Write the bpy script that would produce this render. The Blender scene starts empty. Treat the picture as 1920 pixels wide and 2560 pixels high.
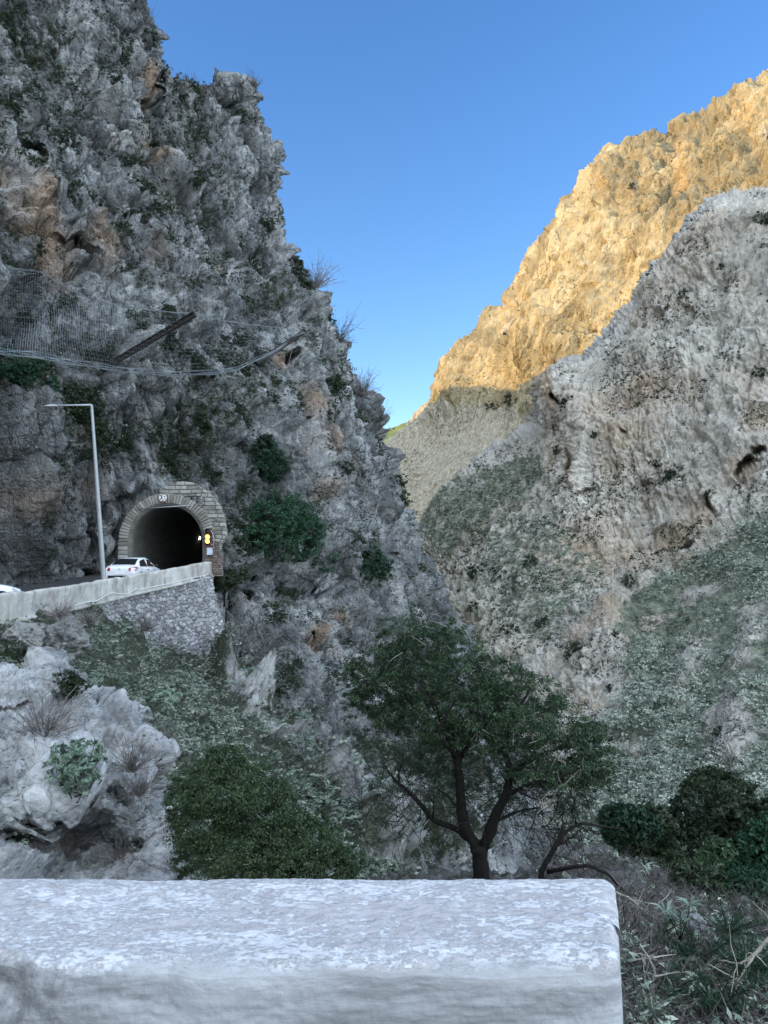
import bpy, math, random
import numpy as np
from mathutils import Vector

# ------------------------------------------------------------------ camera, sky, sun
S = bpy.context.scene
C = S.collection
PITCH = math.atan(120 / 1920)
CAM = np.array([0.0, 0.0, 1.6])
cd = bpy.data.cameras.new('camera')
cam = bpy.data.objects.new('camera', cd)
C.objects.link(cam)
cam.location = CAM
cam.rotation_euler = (math.pi / 2 + PITCH, 0, 0)
cd.sensor_width = 36
cd.lens = 27
cd.clip_end = 8000
cd.clip_start = 0.05
S.camera = cam

SKY_FILL = 5.0
SUN_EL, SUN_ROT = math.radians(13), math.radians(252)
SD = np.array([math.sin(SUN_ROT) * math.cos(SUN_EL), math.cos(SUN_ROT) * math.cos(SUN_EL), math.sin(SUN_EL)])
w = bpy.data.worlds.new('World')
S.world = w
w.use_nodes = True
nt = w.node_tree
bg = nt.nodes['Background']
sk = nt.nodes.new('ShaderNodeTexSky')
sk.sky_type = 'NISHITA'
sk.sun_disc = False
sk.sun_elevation = SUN_EL
sk.sun_rotation = SUN_ROT
sk.altitude = 300
sk.air_density = 1.0
sk.dust_density = 0.4
sk.ozone_density = 1.6
hs = nt.nodes.new('ShaderNodeHueSaturation')
hs.inputs['Saturation'].default_value = 1.30
hs.inputs['Hue'].default_value = 0.512
hs.inputs['Value'].default_value = 0.68
nt.links.new(sk.outputs[0], hs.inputs['Color'])
# added fill: sky behind and overhead brightened; the north stays clear and deep blue
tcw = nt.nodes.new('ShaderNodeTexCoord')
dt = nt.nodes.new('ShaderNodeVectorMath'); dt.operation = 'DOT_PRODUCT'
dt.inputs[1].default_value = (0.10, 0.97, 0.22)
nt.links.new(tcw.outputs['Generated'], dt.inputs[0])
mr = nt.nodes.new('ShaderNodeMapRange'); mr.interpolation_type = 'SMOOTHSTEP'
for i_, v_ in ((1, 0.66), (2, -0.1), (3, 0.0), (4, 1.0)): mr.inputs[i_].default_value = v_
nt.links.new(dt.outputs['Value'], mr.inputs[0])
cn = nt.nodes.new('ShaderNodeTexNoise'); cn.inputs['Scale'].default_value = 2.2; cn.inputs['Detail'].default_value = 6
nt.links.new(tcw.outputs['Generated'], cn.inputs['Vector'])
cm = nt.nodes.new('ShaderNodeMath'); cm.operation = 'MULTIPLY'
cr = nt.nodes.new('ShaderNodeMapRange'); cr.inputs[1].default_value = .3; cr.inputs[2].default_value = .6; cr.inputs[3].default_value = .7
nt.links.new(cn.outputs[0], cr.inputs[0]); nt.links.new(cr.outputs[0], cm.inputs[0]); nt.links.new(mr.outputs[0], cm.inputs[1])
fill_mix = nt.nodes.new('ShaderNodeMix'); fill_mix.data_type = 'RGBA'
fill_mix.inputs[7].default_value = (SKY_FILL * 0.86, SKY_FILL * 1.0, SKY_FILL * 1.15, 1)
nt.links.new(cm.outputs[0], fill_mix.inputs[0]); nt.links.new(hs.outputs[0], fill_mix.inputs[6]); nt.links.new(fill_mix.outputs[2], bg.inputs[0])
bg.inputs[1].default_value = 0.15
sl = bpy.data.lights.new('sun', 'SUN')
sl.energy = 1.8
sl.angle = math.radians(0.6)
sl.color = (1.0, 0.66, 0.27)
so = bpy.data.objects.new('sun', sl)
C.objects.link(so)
so.rotation_euler = Vector(SD).to_track_quat('Z', 'Y').to_euler()
S.view_settings.view_transform = 'Standard'
S.view_settings.look = 'None'
S.view_settings.gamma = 1
S.view_settings.exposure = 1.82

rng = np.random.default_rng(7)
random.seed(7)

# ------------------------------------------------------------------ pixel -> world
cp, sp_ = math.cos(PITCH), math.sin(PITCH)
def P3(px, py, D):
    """a point the photograph shows at (px, py), D metres deep"""
    px = np.asarray(px, float); py = np.asarray(py, float); D = np.asarray(D, float)
    x = (px - 960) / 1920; y = (1280 - py) / 1920
    return np.stack([x * D, (cp - sp_ * y) * D, (sp_ + cp * y) * D + CAM[2]], -1)

# ------------------------------------------------------------------ noise
def _h(i, j, k, s):
    n = (i * 374761393 + j * 668265263 + k * 2147483647 + s * 1274126177) & 0xFFFFFFFF
    n = ((n ^ (n >> 13)) * 1274126177) & 0xFFFFFFFF
    n = ((n ^ (n >> 16)) * 2246822519) & 0xFFFFFFFF
    return ((n ^ (n >> 15)) & 0xFFFFFF).astype(np.float32) / np.float32(0xFFFFFF)

def vnoise(p, s=0):
    i = np.floor(p).astype(np.int64)
    f = (p - i).astype(np.float32)
    u = f * f * f * (f * (f * 6 - 15) + 10)
    r = 0
    for a in (0, 1):
        wa = u[..., 0] if a else 1 - u[..., 0]
        for b in (0, 1):
            wb = u[..., 1] if b else 1 - u[..., 1]
            for c in (0, 1):
                wc = u[..., 2] if c else 1 - u[..., 2]
                r = r + wa * wb * wc * _h(i[..., 0] + a, i[..., 1] + b, i[..., 2] + c, s)
    return r * 2 - 1

ROT = np.array([[0.36, 0.80, -0.48], [-0.80, 0.53, 0.28], [0.48, 0.28, 0.83]])
def fbm(p, o=4, s=0, g=0.5):
    r = 0; a = 1.0; q = p
    for k in range(o):
        r = r + a * vnoise(q, s + k * 17)
        q = (q @ ROT.T) * 2.03 + 5.1
        a *= g
    return r

def ridged(p, o=4, s=0, g=0.5):
    r = 0; a = 1.0; q = p
    for k in range(o):
        r = r + a * (1 - 2 * np.abs(vnoise(q, s + k * 13)))
        q = (q @ ROT.T) * 2.07 + 3.3
        a *= g
    return r

def worley(p, s=0):
    """distance to nearest, second nearest, cell randoms (3) and offset vector"""
    b = np.floor(p - 0.5).astype(np.int64)
    f1 = np.full(p.shape[:-1], 9e9, np.float32); f2 = f1.copy()
    cid = np.zeros(p.shape[:-1] + (3,), np.int64)
    off = np.zeros(p.shape, np.float32)
    for a in (0, 1):
        for c in (0, 1):
            for e in (0, 1):
                i = b[..., 0] + a; j = b[..., 1] + c; k = b[..., 2] + e
                q = np.stack([i + 0.5 + 0.7 * (_h(i, j, k, s) - .5), j + 0.5 + 0.7 * (_h(i, j, k, s + 1) - .5), k + 0.5 + 0.7 * (_h(i, j, k, s + 2) - .5)], -1)
                d = (p - q).astype(np.float32)
                r = np.sqrt((d * d).sum(-1))
                m = r < f1
                f2 = np.where(m, f1, np.minimum(f2, r))
                f1 = np.where(m, r, f1)
                cid[m] = np.stack([i, j, k], -1)[m]
                off[m] = d[m]
    h1 = _h(cid[..., 0], cid[..., 1], cid[..., 2], s + 5)
    h2 = _h(cid[..., 0], cid[..., 1], cid[..., 2], s + 6)
    h3 = _h(cid[..., 0], cid[..., 1], cid[..., 2], s + 7)
    return f1, f2, np.stack([h1, h2, h3], -1), off

def blocks(p, s, tilt=1.0, crack=0.25, w=0.09):
    """faceted blocks with dark cracks between them"""
    f1, f2, h, off = worley(p, s)
    e = .62 + .38 * sstep(0, .14, f2 - f1)
    return ((h[..., 0] - .5) + tilt * (off * (h - .5) * 2).sum(-1)) * e - crack * np.exp(-(f2 - f1) / w)

def sstep(a, b, x):
    t = np.clip((x - a) / (b - a), 0, 1)
    return t * t * (3 - 2 * t)

def rock_disp(P, sc, s=0, vert=0.45, fine=1.0):
    """displacement in metres for craggy limestone; sc = size of a boulder"""
    q = P / sc
    q = q * np.array([1, 1, vert])
    wv = np.stack([vnoise(q * 0.7, s + 1), vnoise(q * 0.7 + 9, s + 2), vnoise(q * 0.7 + 23, s + 3)], -1)
    q1 = q + 0.28 * wv
    d = 1.3 * ridged(q1 * 0.16, 3, s + 4) + 0.9 * blocks(q1 * 0.33, s + 10, 1.2, 0.25, 0.12)
    q2 = q1 + 0.12 * np.stack([vnoise(q * 3, s + 5), vnoise(q * 3 + 9, s + 6), vnoise(q * 3 + 5, s + 7)], -1)
    d = d + 0.50 * blocks(q2 * np.array([1, 1, .8]), s + 20, 1.2, 0.30, 0.10)
    d = d + fine * 0.22 * blocks(q2 * 2.6 + 7, s + 30, 1.2, 0.35, 0.12)
    d = d + fine * 0.10 * ridged(q2 * 5.0, 2, s + 40, .6)
    return d * sc

# ------------------------------------------------------------------ mesh helpers
def link(name, me, mat=None, parent=None):
    o = bpy.data.objects.new(name, me)
    C.objects.link(o)
    if mat is not None and me is not None:
        me.materials.append(mat)
    if parent is not None:
        o.parent = parent
    return o

def mesh_np(name, V, F, attrs=None, smooth=False):
    """V (n,3), F (m,k) all faces with k corners"""
    me = bpy.data.meshes.new(name)
    V = np.ascontiguousarray(V, np.float32); F = np.ascontiguousarray(F, np.int32)
    k = F.shape[1]
    me.vertices.add(len(V)); me.vertices.foreach_set('co', V.ravel())
    me.loops.add(F.size); me.loops.foreach_set('vertex_index', F.ravel())
    me.polygons.add(len(F))
    me.polygons.foreach_set('loop_start', np.arange(0, F.size, k, dtype=np.int32))
    if smooth:
        me.polygons.foreach_set('use_smooth', np.ones(len(F), bool))
    if attrs:
        for n, a in attrs.items():
            dom = 'POINT' if len(a) == len(V) else 'FACE'
            at = me.attributes.new(n, 'FLOAT', dom)
            at.data.foreach_set('value', np.ascontiguousarray(a, np.float32).ravel())
    me.update(calc_edges=True)
    return me

def grid_faces(nr, nc, keep=None):
    i = np.arange(nr - 1)[:, None] * nc + np.arange(nc - 1)[None]
    F = np.stack([i, i + 1, i + nc + 1, i + nc], -1)
    if keep is not None:
        F = F[keep]
    return F.reshape(-1, 4)

class MB:
    """collects polygons in python, for small hand made pieces"""
    def __init__(s): s.v = []; s.f = []
    def add(s, vs, fs):
        n = len(s.v); s.v += [tuple(map(float, v)) for v in vs]; s.f += [tuple(i + n for i in f) for f in fs]
    def box(s, c, d, R=None):
        c = np.array(c, float); d = np.array(d, float) / 2
        vs = [np.array([x, y, z]) * d for z in (-1, 1) for y in (-1, 1) for x in (-1, 1)]
        if R is not None: vs = [R @ v for v in vs]
        s.add([c + v for v in vs], [(0, 2, 3, 1), (4, 5, 7, 6), (0, 1, 5, 4), (2, 6, 7, 3), (0, 4, 6, 2), (1, 3, 7, 5)])
    def tube(s, pts, rad, n=8, cap=True):
        pts = [np.array(p, float) for p in pts]
        if not hasattr(rad, '__len__'): rad = [rad] * len(pts)
        rings = []; b = len(s.v); prev = None
        for i, p in enumerate(pts):
            t = pts[min(i + 1, len(pts) - 1)] - pts[max(i - 1, 0)]
            t = t / (np.linalg.norm(t) + 1e-9)
            if prev is None:
                a = np.array([0, 0, 1.]) if abs(t[2]) < .9 else np.array([1., 0, 0])
            else: a = prev
            u = a - t * (a @ t); u /= np.linalg.norm(u) + 1e-9
            v = np.cross(t, u); prev = u
            for k in range(n):
                an = 2 * math.pi * k / n
                s.v.append(tuple(p + rad[i] * (math.cos(an) * u + math.sin(an) * v)))
        for i in range(len(pts) - 1):
            for k in range(n):
                s.f.append((b + i * n + k, b + i * n + (k + 1) % n, b + (i + 1) * n + (k + 1) % n, b + (i + 1) * n + k))
        if cap:
            s.f.append(tuple(b + k for k in reversed(range(n))))
            s.f.append(tuple(b + (len(pts) - 1) * n + k for k in range(n)))
    def lathe(s, c, axis, prof, n=16):
        """prof: (offset along axis, radius)"""
        axis = np.array(axis, float); axis /= np.linalg.norm(axis)
        s.tube([np.array(c) + axis * a for a, r in prof], [max(r, 1e-4) for a, r in prof], n)
    def build(s, name, mat, parent=None, smooth=False, bevel=0):
        me = bpy.data.meshes.new(name)
        me.from_pydata(s.v, [], s.f)
        if smooth:
            me.polygons.foreach_set('use_smooth', [True] * len(me.polygons))
        me.update()
        o = link(name, me, mat, parent)
        if bevel:
            m = o.modifiers.new('bevel', 'BEVEL'); m.width = bevel; m.segments = 2; m.limit_method = 'ANGLE'
        return o

def tag(o, label=None, cat=None, group=None, kind=None):
    if label: o['label'] = label
    if cat: o['category'] = cat
    if group: o['group'] = group
    if kind: o['kind'] = kind
    return o

def empty(name, loc, rz=0):
    o = bpy.data.objects.new(name, None); C.objects.link(o)
    o.location = [float(x) for x in loc]; o.rotation_euler = (0, 0, rz)
    o.empty_display_size = .2
    return o

def copy_tree(o, parent=None):
    c = o.copy(); C.objects.link(c); c.parent = parent
    for ch in [x for x in C.objects if x.parent == o]:
        copy_tree(ch, c)
    return c

# ------------------------------------------------------------------ materials
def new_mat(name):
    m = bpy.data.materials.new(name); m.use_nodes = True
    return m, m.node_tree, m.node_tree.nodes['Principled BSDF']

class NT:
    def __init__(s, nt): s.nt = nt
    def n(s, t, **kw):
        x = s.nt.nodes.new(t)
        for k, v in kw.items(): setattr(x, k, v)
        return x
    def l(s, a, b): s.nt.links.new(a, b)
    def mapping(s, src, scale, loc=(0, 0, 0)):
        m = s.n('ShaderNodeMapping'); m.inputs['Scale'].default_value = scale; m.inputs['Location'].default_value = loc
        s.l(src, m.inputs[0]); return m.outputs[0]
    def noise(s, vec, scale, detail=6, rough=.6, dist=0):
        x = s.n('ShaderNodeTexNoise'); x.inputs['Scale'].default_value = scale; x.inputs['Detail'].default_value = detail
        x.inputs['Roughness'].default_value = rough; x.inputs['Distortion'].default_value = dist
        s.l(vec, x.inputs['Vector']); return x.outputs[0]
    def voro(s, vec, scale, feature='F1', out=0):
        x = s.n('ShaderNodeTexVoronoi', feature=feature); x.inputs['Scale'].default_value = scale
        s.l(vec, x.inputs['Vector']); return x.outputs[out]
    def ramp(s, fac, stops, interp='LINEAR'):
        x = s.n('ShaderNodeValToRGB'); e = x.color_ramp.elements; x.color_ramp.interpolation = interp
        while len(e) > 1: e.remove(e[-1])
        e[0].position = stops[0][0]; e[0].color = tuple(stops[0][1]) + (1,)
        for p, c in stops[1:]:
            k = e.new(p); k.color = tuple(c) + (1,)
        s.l(fac, x.inputs[0]); return x.outputs[0]
    def f(s, fac, a, b, lo=0, hi=1):
        x = s.n('ShaderNodeMapRange'); x.inputs[1].default_value = a; x.inputs[2].default_value = b
        x.inputs[3].default_value = lo; x.inputs[4].default_value = hi
        s.l(fac, x.inputs[0]); return x.outputs[0]
    def math(s, op, a, b=None):
        x = s.n('ShaderNodeMath', operation=op)
        for i, v in enumerate((a, b)):
            if v is None: continue
            if isinstance(v, (int, float)): x.inputs[i].default_value = v
            else: s.l(v, x.inputs[i])
        return x.outputs[0]
    def mix(s, fac, a, b, blend='MIX'):
        x = s.n('ShaderNodeMix', data_type='RGBA', blend_type=blend)
        if isinstance(fac, (int, float)): x.inputs[0].default_value = fac
        else: s.l(fac, x.inputs[0])
        for i, v in ((6, a), (7, b)):
            if isinstance(v, tuple): x.inputs[i].default_value = v + (1,)
            else: s.l(v, x.inputs[i])
        return x.outputs[2]
    def attr(s, name):
        x = s.n('ShaderNodeAttribute'); x.attribute_name = name; return x.outputs['Fac']
    def bump(s, h, strength, dist, bsdf, prev=None):
        b = s.n('ShaderNodeBump'); b.inputs['Strength'].default_value = strength; b.inputs['Distance'].default_value = dist
        s.l(h, b.inputs['Height'])
        if prev: s.l(prev, b.inputs['Normal'])
        s.l(b.outputs[0], bsdf.inputs['Normal']); return b.outputs[0]

def rock_mat(name, sc, dark, mid, pale, ochre=(.36, .25, .17), veg1=(.045, .055, .032), veg2=(.11, .12, .075), pits=1.0, streak=1.0, zs=.6, cracks=1.0, bmp=.6, macro=.5):
    m, nt, b = new_mat(name); g = NT(nt)
    pos = g.n('ShaderNodeNewGeometry').outputs['Position']
    v = g.mapping(pos, (1 / sc, 1 / sc, zs / sc))
    n1 = g.noise(v, .35, 8, .62, .4)
    n2 = g.noise(v, 2.2, 6, .7)
    base = g.ramp(g.math('ADD', g.math('MULTIPLY', n1, .6), g.math('MULTIPLY', n2, .4)),
                  [(.33, dark), (.47, mid), (.60, pale), (.72, tuple(min(1, c * 1.15) for c in pale))])
    # vertical weathering streaks
    st = g.noise(g.mapping(pos, (1.6 / sc, 1.6 / sc, .16 / sc)), 1.0, 5, .6)
    base = g.mix(g.f(st, .52, .68, 0, .55 * streak), base, tuple(c * .55 for c in mid))
    st2 = g.noise(g.mapping(pos, (1.1 / sc, 1.1 / sc, .14 / sc), (7, 3, 1)), 1.0, 4, .6)
    base = g.mix(g.f(st2, .56, .70, 0, .5 * streak), base, tuple(min(1, c * 1.1) for c in pale))
    mc = g.noise(g.mapping(pos, (.16 / sc, .16 / sc, .09 / sc), (3, 8, 2)), 1.0, 5, .6, .6)
    base = g.mix(g.f(mc, .49, .57, 0, macro), base, tuple(c * .42 for c in mid))
    base = g.mix(g.f(mc, .44, .36, 0, macro * .7), base, tuple(min(1, c * 1.08) for c in pale))
    # ochre patches
    oc = g.attr('ochre'); on = g.noise(v, .9, 5, .65)
    om = g.f(g.math('ADD', oc, g.math('MULTIPLY', on, .5)), .50, .95, 0, .85)
    oc2 = g.ramp(g.noise(v, 1.7, 5, .6), [(.35, tuple(c * .55 for c in ochre)), (.55, ochre), (.7, tuple(min(1, c * 1.35 + .06) for c in ochre))])
    base = g.mix(om, base, oc2)
    # darker lines along the joints
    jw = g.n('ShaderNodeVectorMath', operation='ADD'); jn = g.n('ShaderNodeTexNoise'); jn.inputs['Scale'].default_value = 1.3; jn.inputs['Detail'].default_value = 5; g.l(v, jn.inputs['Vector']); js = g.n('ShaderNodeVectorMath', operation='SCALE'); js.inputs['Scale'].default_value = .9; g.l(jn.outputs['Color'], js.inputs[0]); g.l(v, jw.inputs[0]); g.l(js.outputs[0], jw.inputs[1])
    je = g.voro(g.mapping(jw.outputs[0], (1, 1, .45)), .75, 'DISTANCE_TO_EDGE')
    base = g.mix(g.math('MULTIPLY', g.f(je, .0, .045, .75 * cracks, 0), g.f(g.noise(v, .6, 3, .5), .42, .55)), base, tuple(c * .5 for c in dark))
    # dark lichen and pits
    vo = g.voro(v, 3.1); pn = g.noise(v, 1.1, 3, .5)
    pm = g.math('MULTIPLY', g.f(vo, .10, .30, .8 * pits, 0), g.f(pn, .48, .58))
    base = g.mix(pm, base, tuple(c * .35 for c in dark))
    # thin soil and herbs held on the rock
    vg = g.attr('veg'); vn = g.noise(v, 1.6, 7, .7)
    vm = g.f(g.math('ADD', vg, g.math('MULTIPLY', g.math('SUBTRACT', vn, .5), 1.6)), .40, .62)
    vc = g.ramp(g.noise(v, 5.0, 5, .7), [(.38, veg1), (.62, veg2)])
    base = g.mix(vm, base, vc)
    g.l(base, b.inputs['Base Color'])
    b.inputs['Roughness'].default_value = .92
    b.inputs['Specular IOR Level'].default_value = .2
    cw = g.n('ShaderNodeVectorMath', operation='ADD'); nz = g.n('ShaderNodeTexNoise'); nz.inputs['Scale'].default_value = 3; g.l(v, nz.inputs['Vector']); sc_ = g.n('ShaderNodeVectorMath', operation='SCALE'); sc_.inputs['Scale'].default_value = .35; g.l(nz.outputs['Color'], sc_.inputs[0]); g.l(v, cw.inputs[0]); g.l(sc_.outputs[0], cw.inputs[1])
    ck = g.f(g.voro(cw.outputs[0], 2.4, 'DISTANCE_TO_EDGE'), 0, .07)
    ck2 = g.f(g.voro(cw.outputs[0], 6.5, 'DISTANCE_TO_EDGE'), 0, .12)
    h = g.math('ADD', g.math('ADD', g.noise(v, 5.0, 8, .72), g.math('MULTIPLY', g.voro(v, 6.0), .4)), g.math('ADD', g.math('MULTIPLY', ck, .5 * cracks), g.math('MULTIPLY', ck2, .3 * cracks)))
    g.bump(h, bmp, .22 * sc, b)
    return m

def _dummy(): pass
def plain(name, col, rough=.6, metal=0, var=.12, scale=8, spec=.4, bump=0, coat=0):
    m, nt, b = new_mat(name); g = NT(nt)
    pos = g.n('ShaderNodeTexCoord').outputs['Object']
    n = g.noise(pos, scale, 5, .6)
    c = g.ramp(n, [(.3, tuple(x * (1 - var) for x in col)), (.7, tuple(min(1, x * (1 + var)) for x in col))])
    g.l(c, b.inputs['Base Color'])
    b.inputs['Roughness'].default_value = rough; b.inputs['Metallic'].default_value = metal
    b.inputs['Specular IOR Level'].default_value = spec
    b.inputs['Coat Weight'].default_value = coat
    if bump: g.bump(g.noise(pos, scale * 4, 5, .6), .5, bump, b)
    return m

def leaf_mat(name, c1, c2, c3, rough=.5, spec=.35, transl=.25):
    m, nt, b = new_mat(name); g = NT(nt)
    r = g.attr('rnd')
    oi = g.n('ShaderNodeObjectInfo').outputs['Random']
    col = g.ramp(r, [(0, c1), (.5, c2), (1, c3)])
    hsv = g.n('ShaderNodeHueSaturation')
    g.l(g.f(oi, 0, 1, .7, 1.3), hsv.inputs['Value']); g.l(col, hsv.inputs['Color'])
    g.l(hsv.outputs[0], b.inputs['Base Color'])
    b.inputs['Roughness'].default_value = rough
    b.inputs['Specular IOR Level'].default_value = spec
    tr = g.n('ShaderNodeBsdfTranslucent'); g.l(hsv.outputs[0], tr.inputs[0])
    ms = g.n('ShaderNodeMixShader'); ms.inputs[0].default_value = transl
    out = nt.nodes['Material Output']
    g.l(b.outputs[0], ms.inputs[1]); g.l(tr.outputs[0], ms.inputs[2]); g.l(ms.outputs[0], out.inputs[0])
    return m

MAT = {}
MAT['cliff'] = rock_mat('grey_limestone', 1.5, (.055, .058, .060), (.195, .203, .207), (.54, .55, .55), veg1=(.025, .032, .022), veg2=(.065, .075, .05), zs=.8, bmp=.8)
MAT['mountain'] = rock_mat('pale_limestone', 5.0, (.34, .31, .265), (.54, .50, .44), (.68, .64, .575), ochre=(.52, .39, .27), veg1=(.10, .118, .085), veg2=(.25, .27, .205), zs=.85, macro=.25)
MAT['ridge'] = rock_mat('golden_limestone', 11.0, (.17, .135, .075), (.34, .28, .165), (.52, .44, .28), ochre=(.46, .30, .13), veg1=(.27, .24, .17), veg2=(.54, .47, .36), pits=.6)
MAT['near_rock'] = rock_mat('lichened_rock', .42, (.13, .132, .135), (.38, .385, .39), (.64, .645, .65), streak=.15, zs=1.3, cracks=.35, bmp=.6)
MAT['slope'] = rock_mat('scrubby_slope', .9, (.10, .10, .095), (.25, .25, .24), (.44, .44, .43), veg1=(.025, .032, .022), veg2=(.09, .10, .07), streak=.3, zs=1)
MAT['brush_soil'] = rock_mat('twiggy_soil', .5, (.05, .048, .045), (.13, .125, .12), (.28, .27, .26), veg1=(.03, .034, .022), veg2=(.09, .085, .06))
MAT['dark_leaf'] = leaf_mat('dark_evergreen_leaf', (.012, .022, .012), (.028, .048, .022), (.065, .085, .045))
MAT['pine_leaf'] = leaf_mat('deep_green_needles', (.010, .030, .018), (.020, .060, .032), (.05, .11, .055))
MAT['grey_leaf'] = leaf_mat('grey_green_leaf', (.08, .11, .085), (.23, .28, .22), (.47, .52, .43), transl=.15)
MAT['pale_leaf'] = leaf_mat('silver_green_leaf', (.08, .13, .10), (.20, .28, .21), (.38, .46, .37), transl=.15)
MAT['olive_leaf'] = leaf_mat('small_olive_leaf', (.010, .026, .016), (.038, .074, .034), (.13, .19, .10))
MAT['twig'] = leaf_mat('bare_twigs', (.065, .058, .056), (.145, .13, .125), (.28, .26, .245), transl=.0, rough=.9, spec=.1)
MAT['scrub'] = leaf_mat('dry_scrub', (.10, .13, .105), (.22, .26, .215), (.40, .45, .38), transl=.1, rough=.9, spec=.1)
MAT['sage'] = leaf_mat('sage_scrub', (.085, .11, .085), (.29, .335, .275), (.58, .62, .53), transl=.1, rough=.9, spec=.1)
MAT['bush_leaf'] = leaf_mat('glossy_bush_leaf', (.018, .040, .020), (.058, .098, .042), (.16, .22, .11))
MAT['bark'] = plain('dark_bark', (.020, .018, .017), .95, 0, .4, 30, .1, .01)
MAT['pale_bark'] = plain('bleached_wood', (.36, .33, .29), .9, 0, .25, 30, .1, .005)

# ------------------------------------------------------------------ depth-controlled terrain sheets
def tps(ctrl):
    c = np.array(ctrl, float); X = c[:, :2] / 1000; y = np.log(c[:, 2]); n = len(X)
    r = np.linalg.norm(X[:, None] - X[None], axis=-1)
    K = np.where(r > 0, r * r * np.log(r + 1e-12), 0) + np.eye(n) * 1e-3
    A = np.zeros((n + 3, n + 3)); A[:n, :n] = K; A[:n, n] = 1; A[:n, n + 1:] = X; A[n, :n] = 1; A[n + 1:, :n] = X.T
    sol = np.linalg.solve(A, np.r_[y, 0, 0, 0])
    def ev(px, py):
        x = np.asarray(px, float) / 1000; z = np.asarray(py, float) / 1000
        r_ = sol[n] + sol[n + 1] * x + sol[n + 2] * z
        for i in range(n):
            q = (x - X[i, 0]) ** 2 + (z - X[i, 1]) ** 2
            r_ = r_ + sol[i] * .5 * q * np.log(q + 1e-12)
        return np.exp(r_)
    return ev

def resample(poly, n, smooth=0):
    p = np.array(poly, float)
    d = np.r_[0, np.cumsum(np.linalg.norm(np.diff(p, axis=0), axis=1))]
    t = np.linspace(0, d[-1], n)
    return np.stack([np.interp(t, d, p[:, k]) for k in range(p.shape[1])], -1)

class Sheet:
    pass

def make_sheet(name, pairs, nt_, ns, ctrl, disp, mat, wrap=12, wrap_px=70, wrap_f=.35, roll=0.06, roll_w=40, feats=(), attrs=None, pre=None, keep=None, label=None):
    """pairs: (edge_x, edge_y, inner_x, inner_y) down the outline; disp(P, px, py) -> metres along the normal"""
    pr = np.array(pairs, float)
    d = np.r_[0, np.cumsum(np.linalg.norm(np.diff(pr[:, :2], axis=0), axis=1))]
    t = np.linspace(0, d[-1], nt_)
    q = np.stack([np.interp(t, d, pr[:, k]) for k in range(4)], -1)
    s = np.linspace(0, 1, ns)
    E, I = q[:, None, :2], q[:, None, 2:]
    pxy = I + (E - I) * s[None, :, None]
    ev = tps(ctrl)
    D = ev(pxy[..., 0], pxy[..., 1])
    dist = np.linalg.norm(E - I, axis=-1) * (1 - s)[None]
    D = D * (1 + roll * np.exp(-dist / roll_w))
    inward = (I - E) / (np.linalg.norm(I - E, axis=-1, keepdims=True) + 1e-9)
    k = np.arange(1, wrap + 1)[None, :, None] / wrap
    wxy = E + inward * wrap_px * k ** 1.6
    wD = D[:, -1:] * (1 + wrap_f * k[..., 0])
    pxy = np.concatenate([pxy, wxy], 1)
    D = np.concatenate([D, wD], 1)
    px, py = pxy[..., 0], pxy[..., 1]
    Pb = P3(px, py, D)
    for (fx, fy, rx, ry, ang, amt) in feats:
        ca, sa = math.cos(math.radians(ang)), math.sin(math.radians(ang))
        wx = px + 6 * np.sin(py / 11.) ; wy = py + 5 * np.sin(px / 9.)
        dx, dy = wx - fx, wy - fy
        r = np.sqrt(((dx * ca + dy * sa) / rx) ** 2 + ((-dx * sa + dy * ca) / ry) ** 2)
        D = D + amt * (1 - sstep(.25, 1.0, r))
    if pre is not None: D = pre(px, py, D)
    P = P3(px, py, D)
    dr = np.gradient(Pb, axis=0); dc = np.gradient(Pb, axis=1)
    N = np.cross(dc, dr); N /= np.linalg.norm(N, axis=-1, keepdims=True) + 1e-9
    flip = np.sign(((CAM - P) * N).sum(-1)[:, :ns].mean())
    N = N * flip
    dd_ = disp(P, px, py); print(name, 'mean displacement', float(dd_.mean()), float(dd_[:, :ns].std()))
    P = P + N * dd_[..., None]
    nr, nc = P.shape[:2]
    kp = keep(px, py)[:-1, :-1] if keep is not None else None
    F = grid_faces(nr, nc, kp)
    if flip > 0: F = F[:, ::-1]
    at = {'ochre': np.zeros(nr * nc), 'veg': np.zeros(nr * nc)}
    if attrs:
        for k_, fn in attrs.items(): at[k_] = fn(P, px, py).ravel()
    me = mesh_np(name, P.reshape(-1, 3), F, at, smooth=False)
    o = link(name, me, mat)
    tag(o, kind='structure')
    sh = Sheet(); sh.P = P; sh.px = px; sh.py = py; sh.N = N; sh.o = o; sh.ns = ns; sh.D = D
    sh.at = at
    return sh

def blob(px, py, lst):
    r = np.zeros(px.shape)
    for (x, y, rx, ry, ang, v) in lst:
        ca, sa = math.cos(math.radians(ang)), math.sin(math.radians(ang))
        dx, dy = px - x, py - y
        q = ((dx * ca + dy * sa) / rx) ** 2 + ((-dx * sa + dy * ca) / ry) ** 2
        r = np.maximum(r, v * np.exp(-q * .8))
    return r

def inpoly(px, py, poly):
    r = np.zeros(np.shape(px), bool); n = len(poly)
    for i in range(n):
        x1, y1 = poly[i]; x2, y2 = poly[(i + 1) % n]
        c = ((y1 > py) != (y2 > py)) & (px < (x2 - x1) * (py - y1) / (y2 - y1 + 1e-9) + x1)
        r ^= c
    return r

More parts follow.
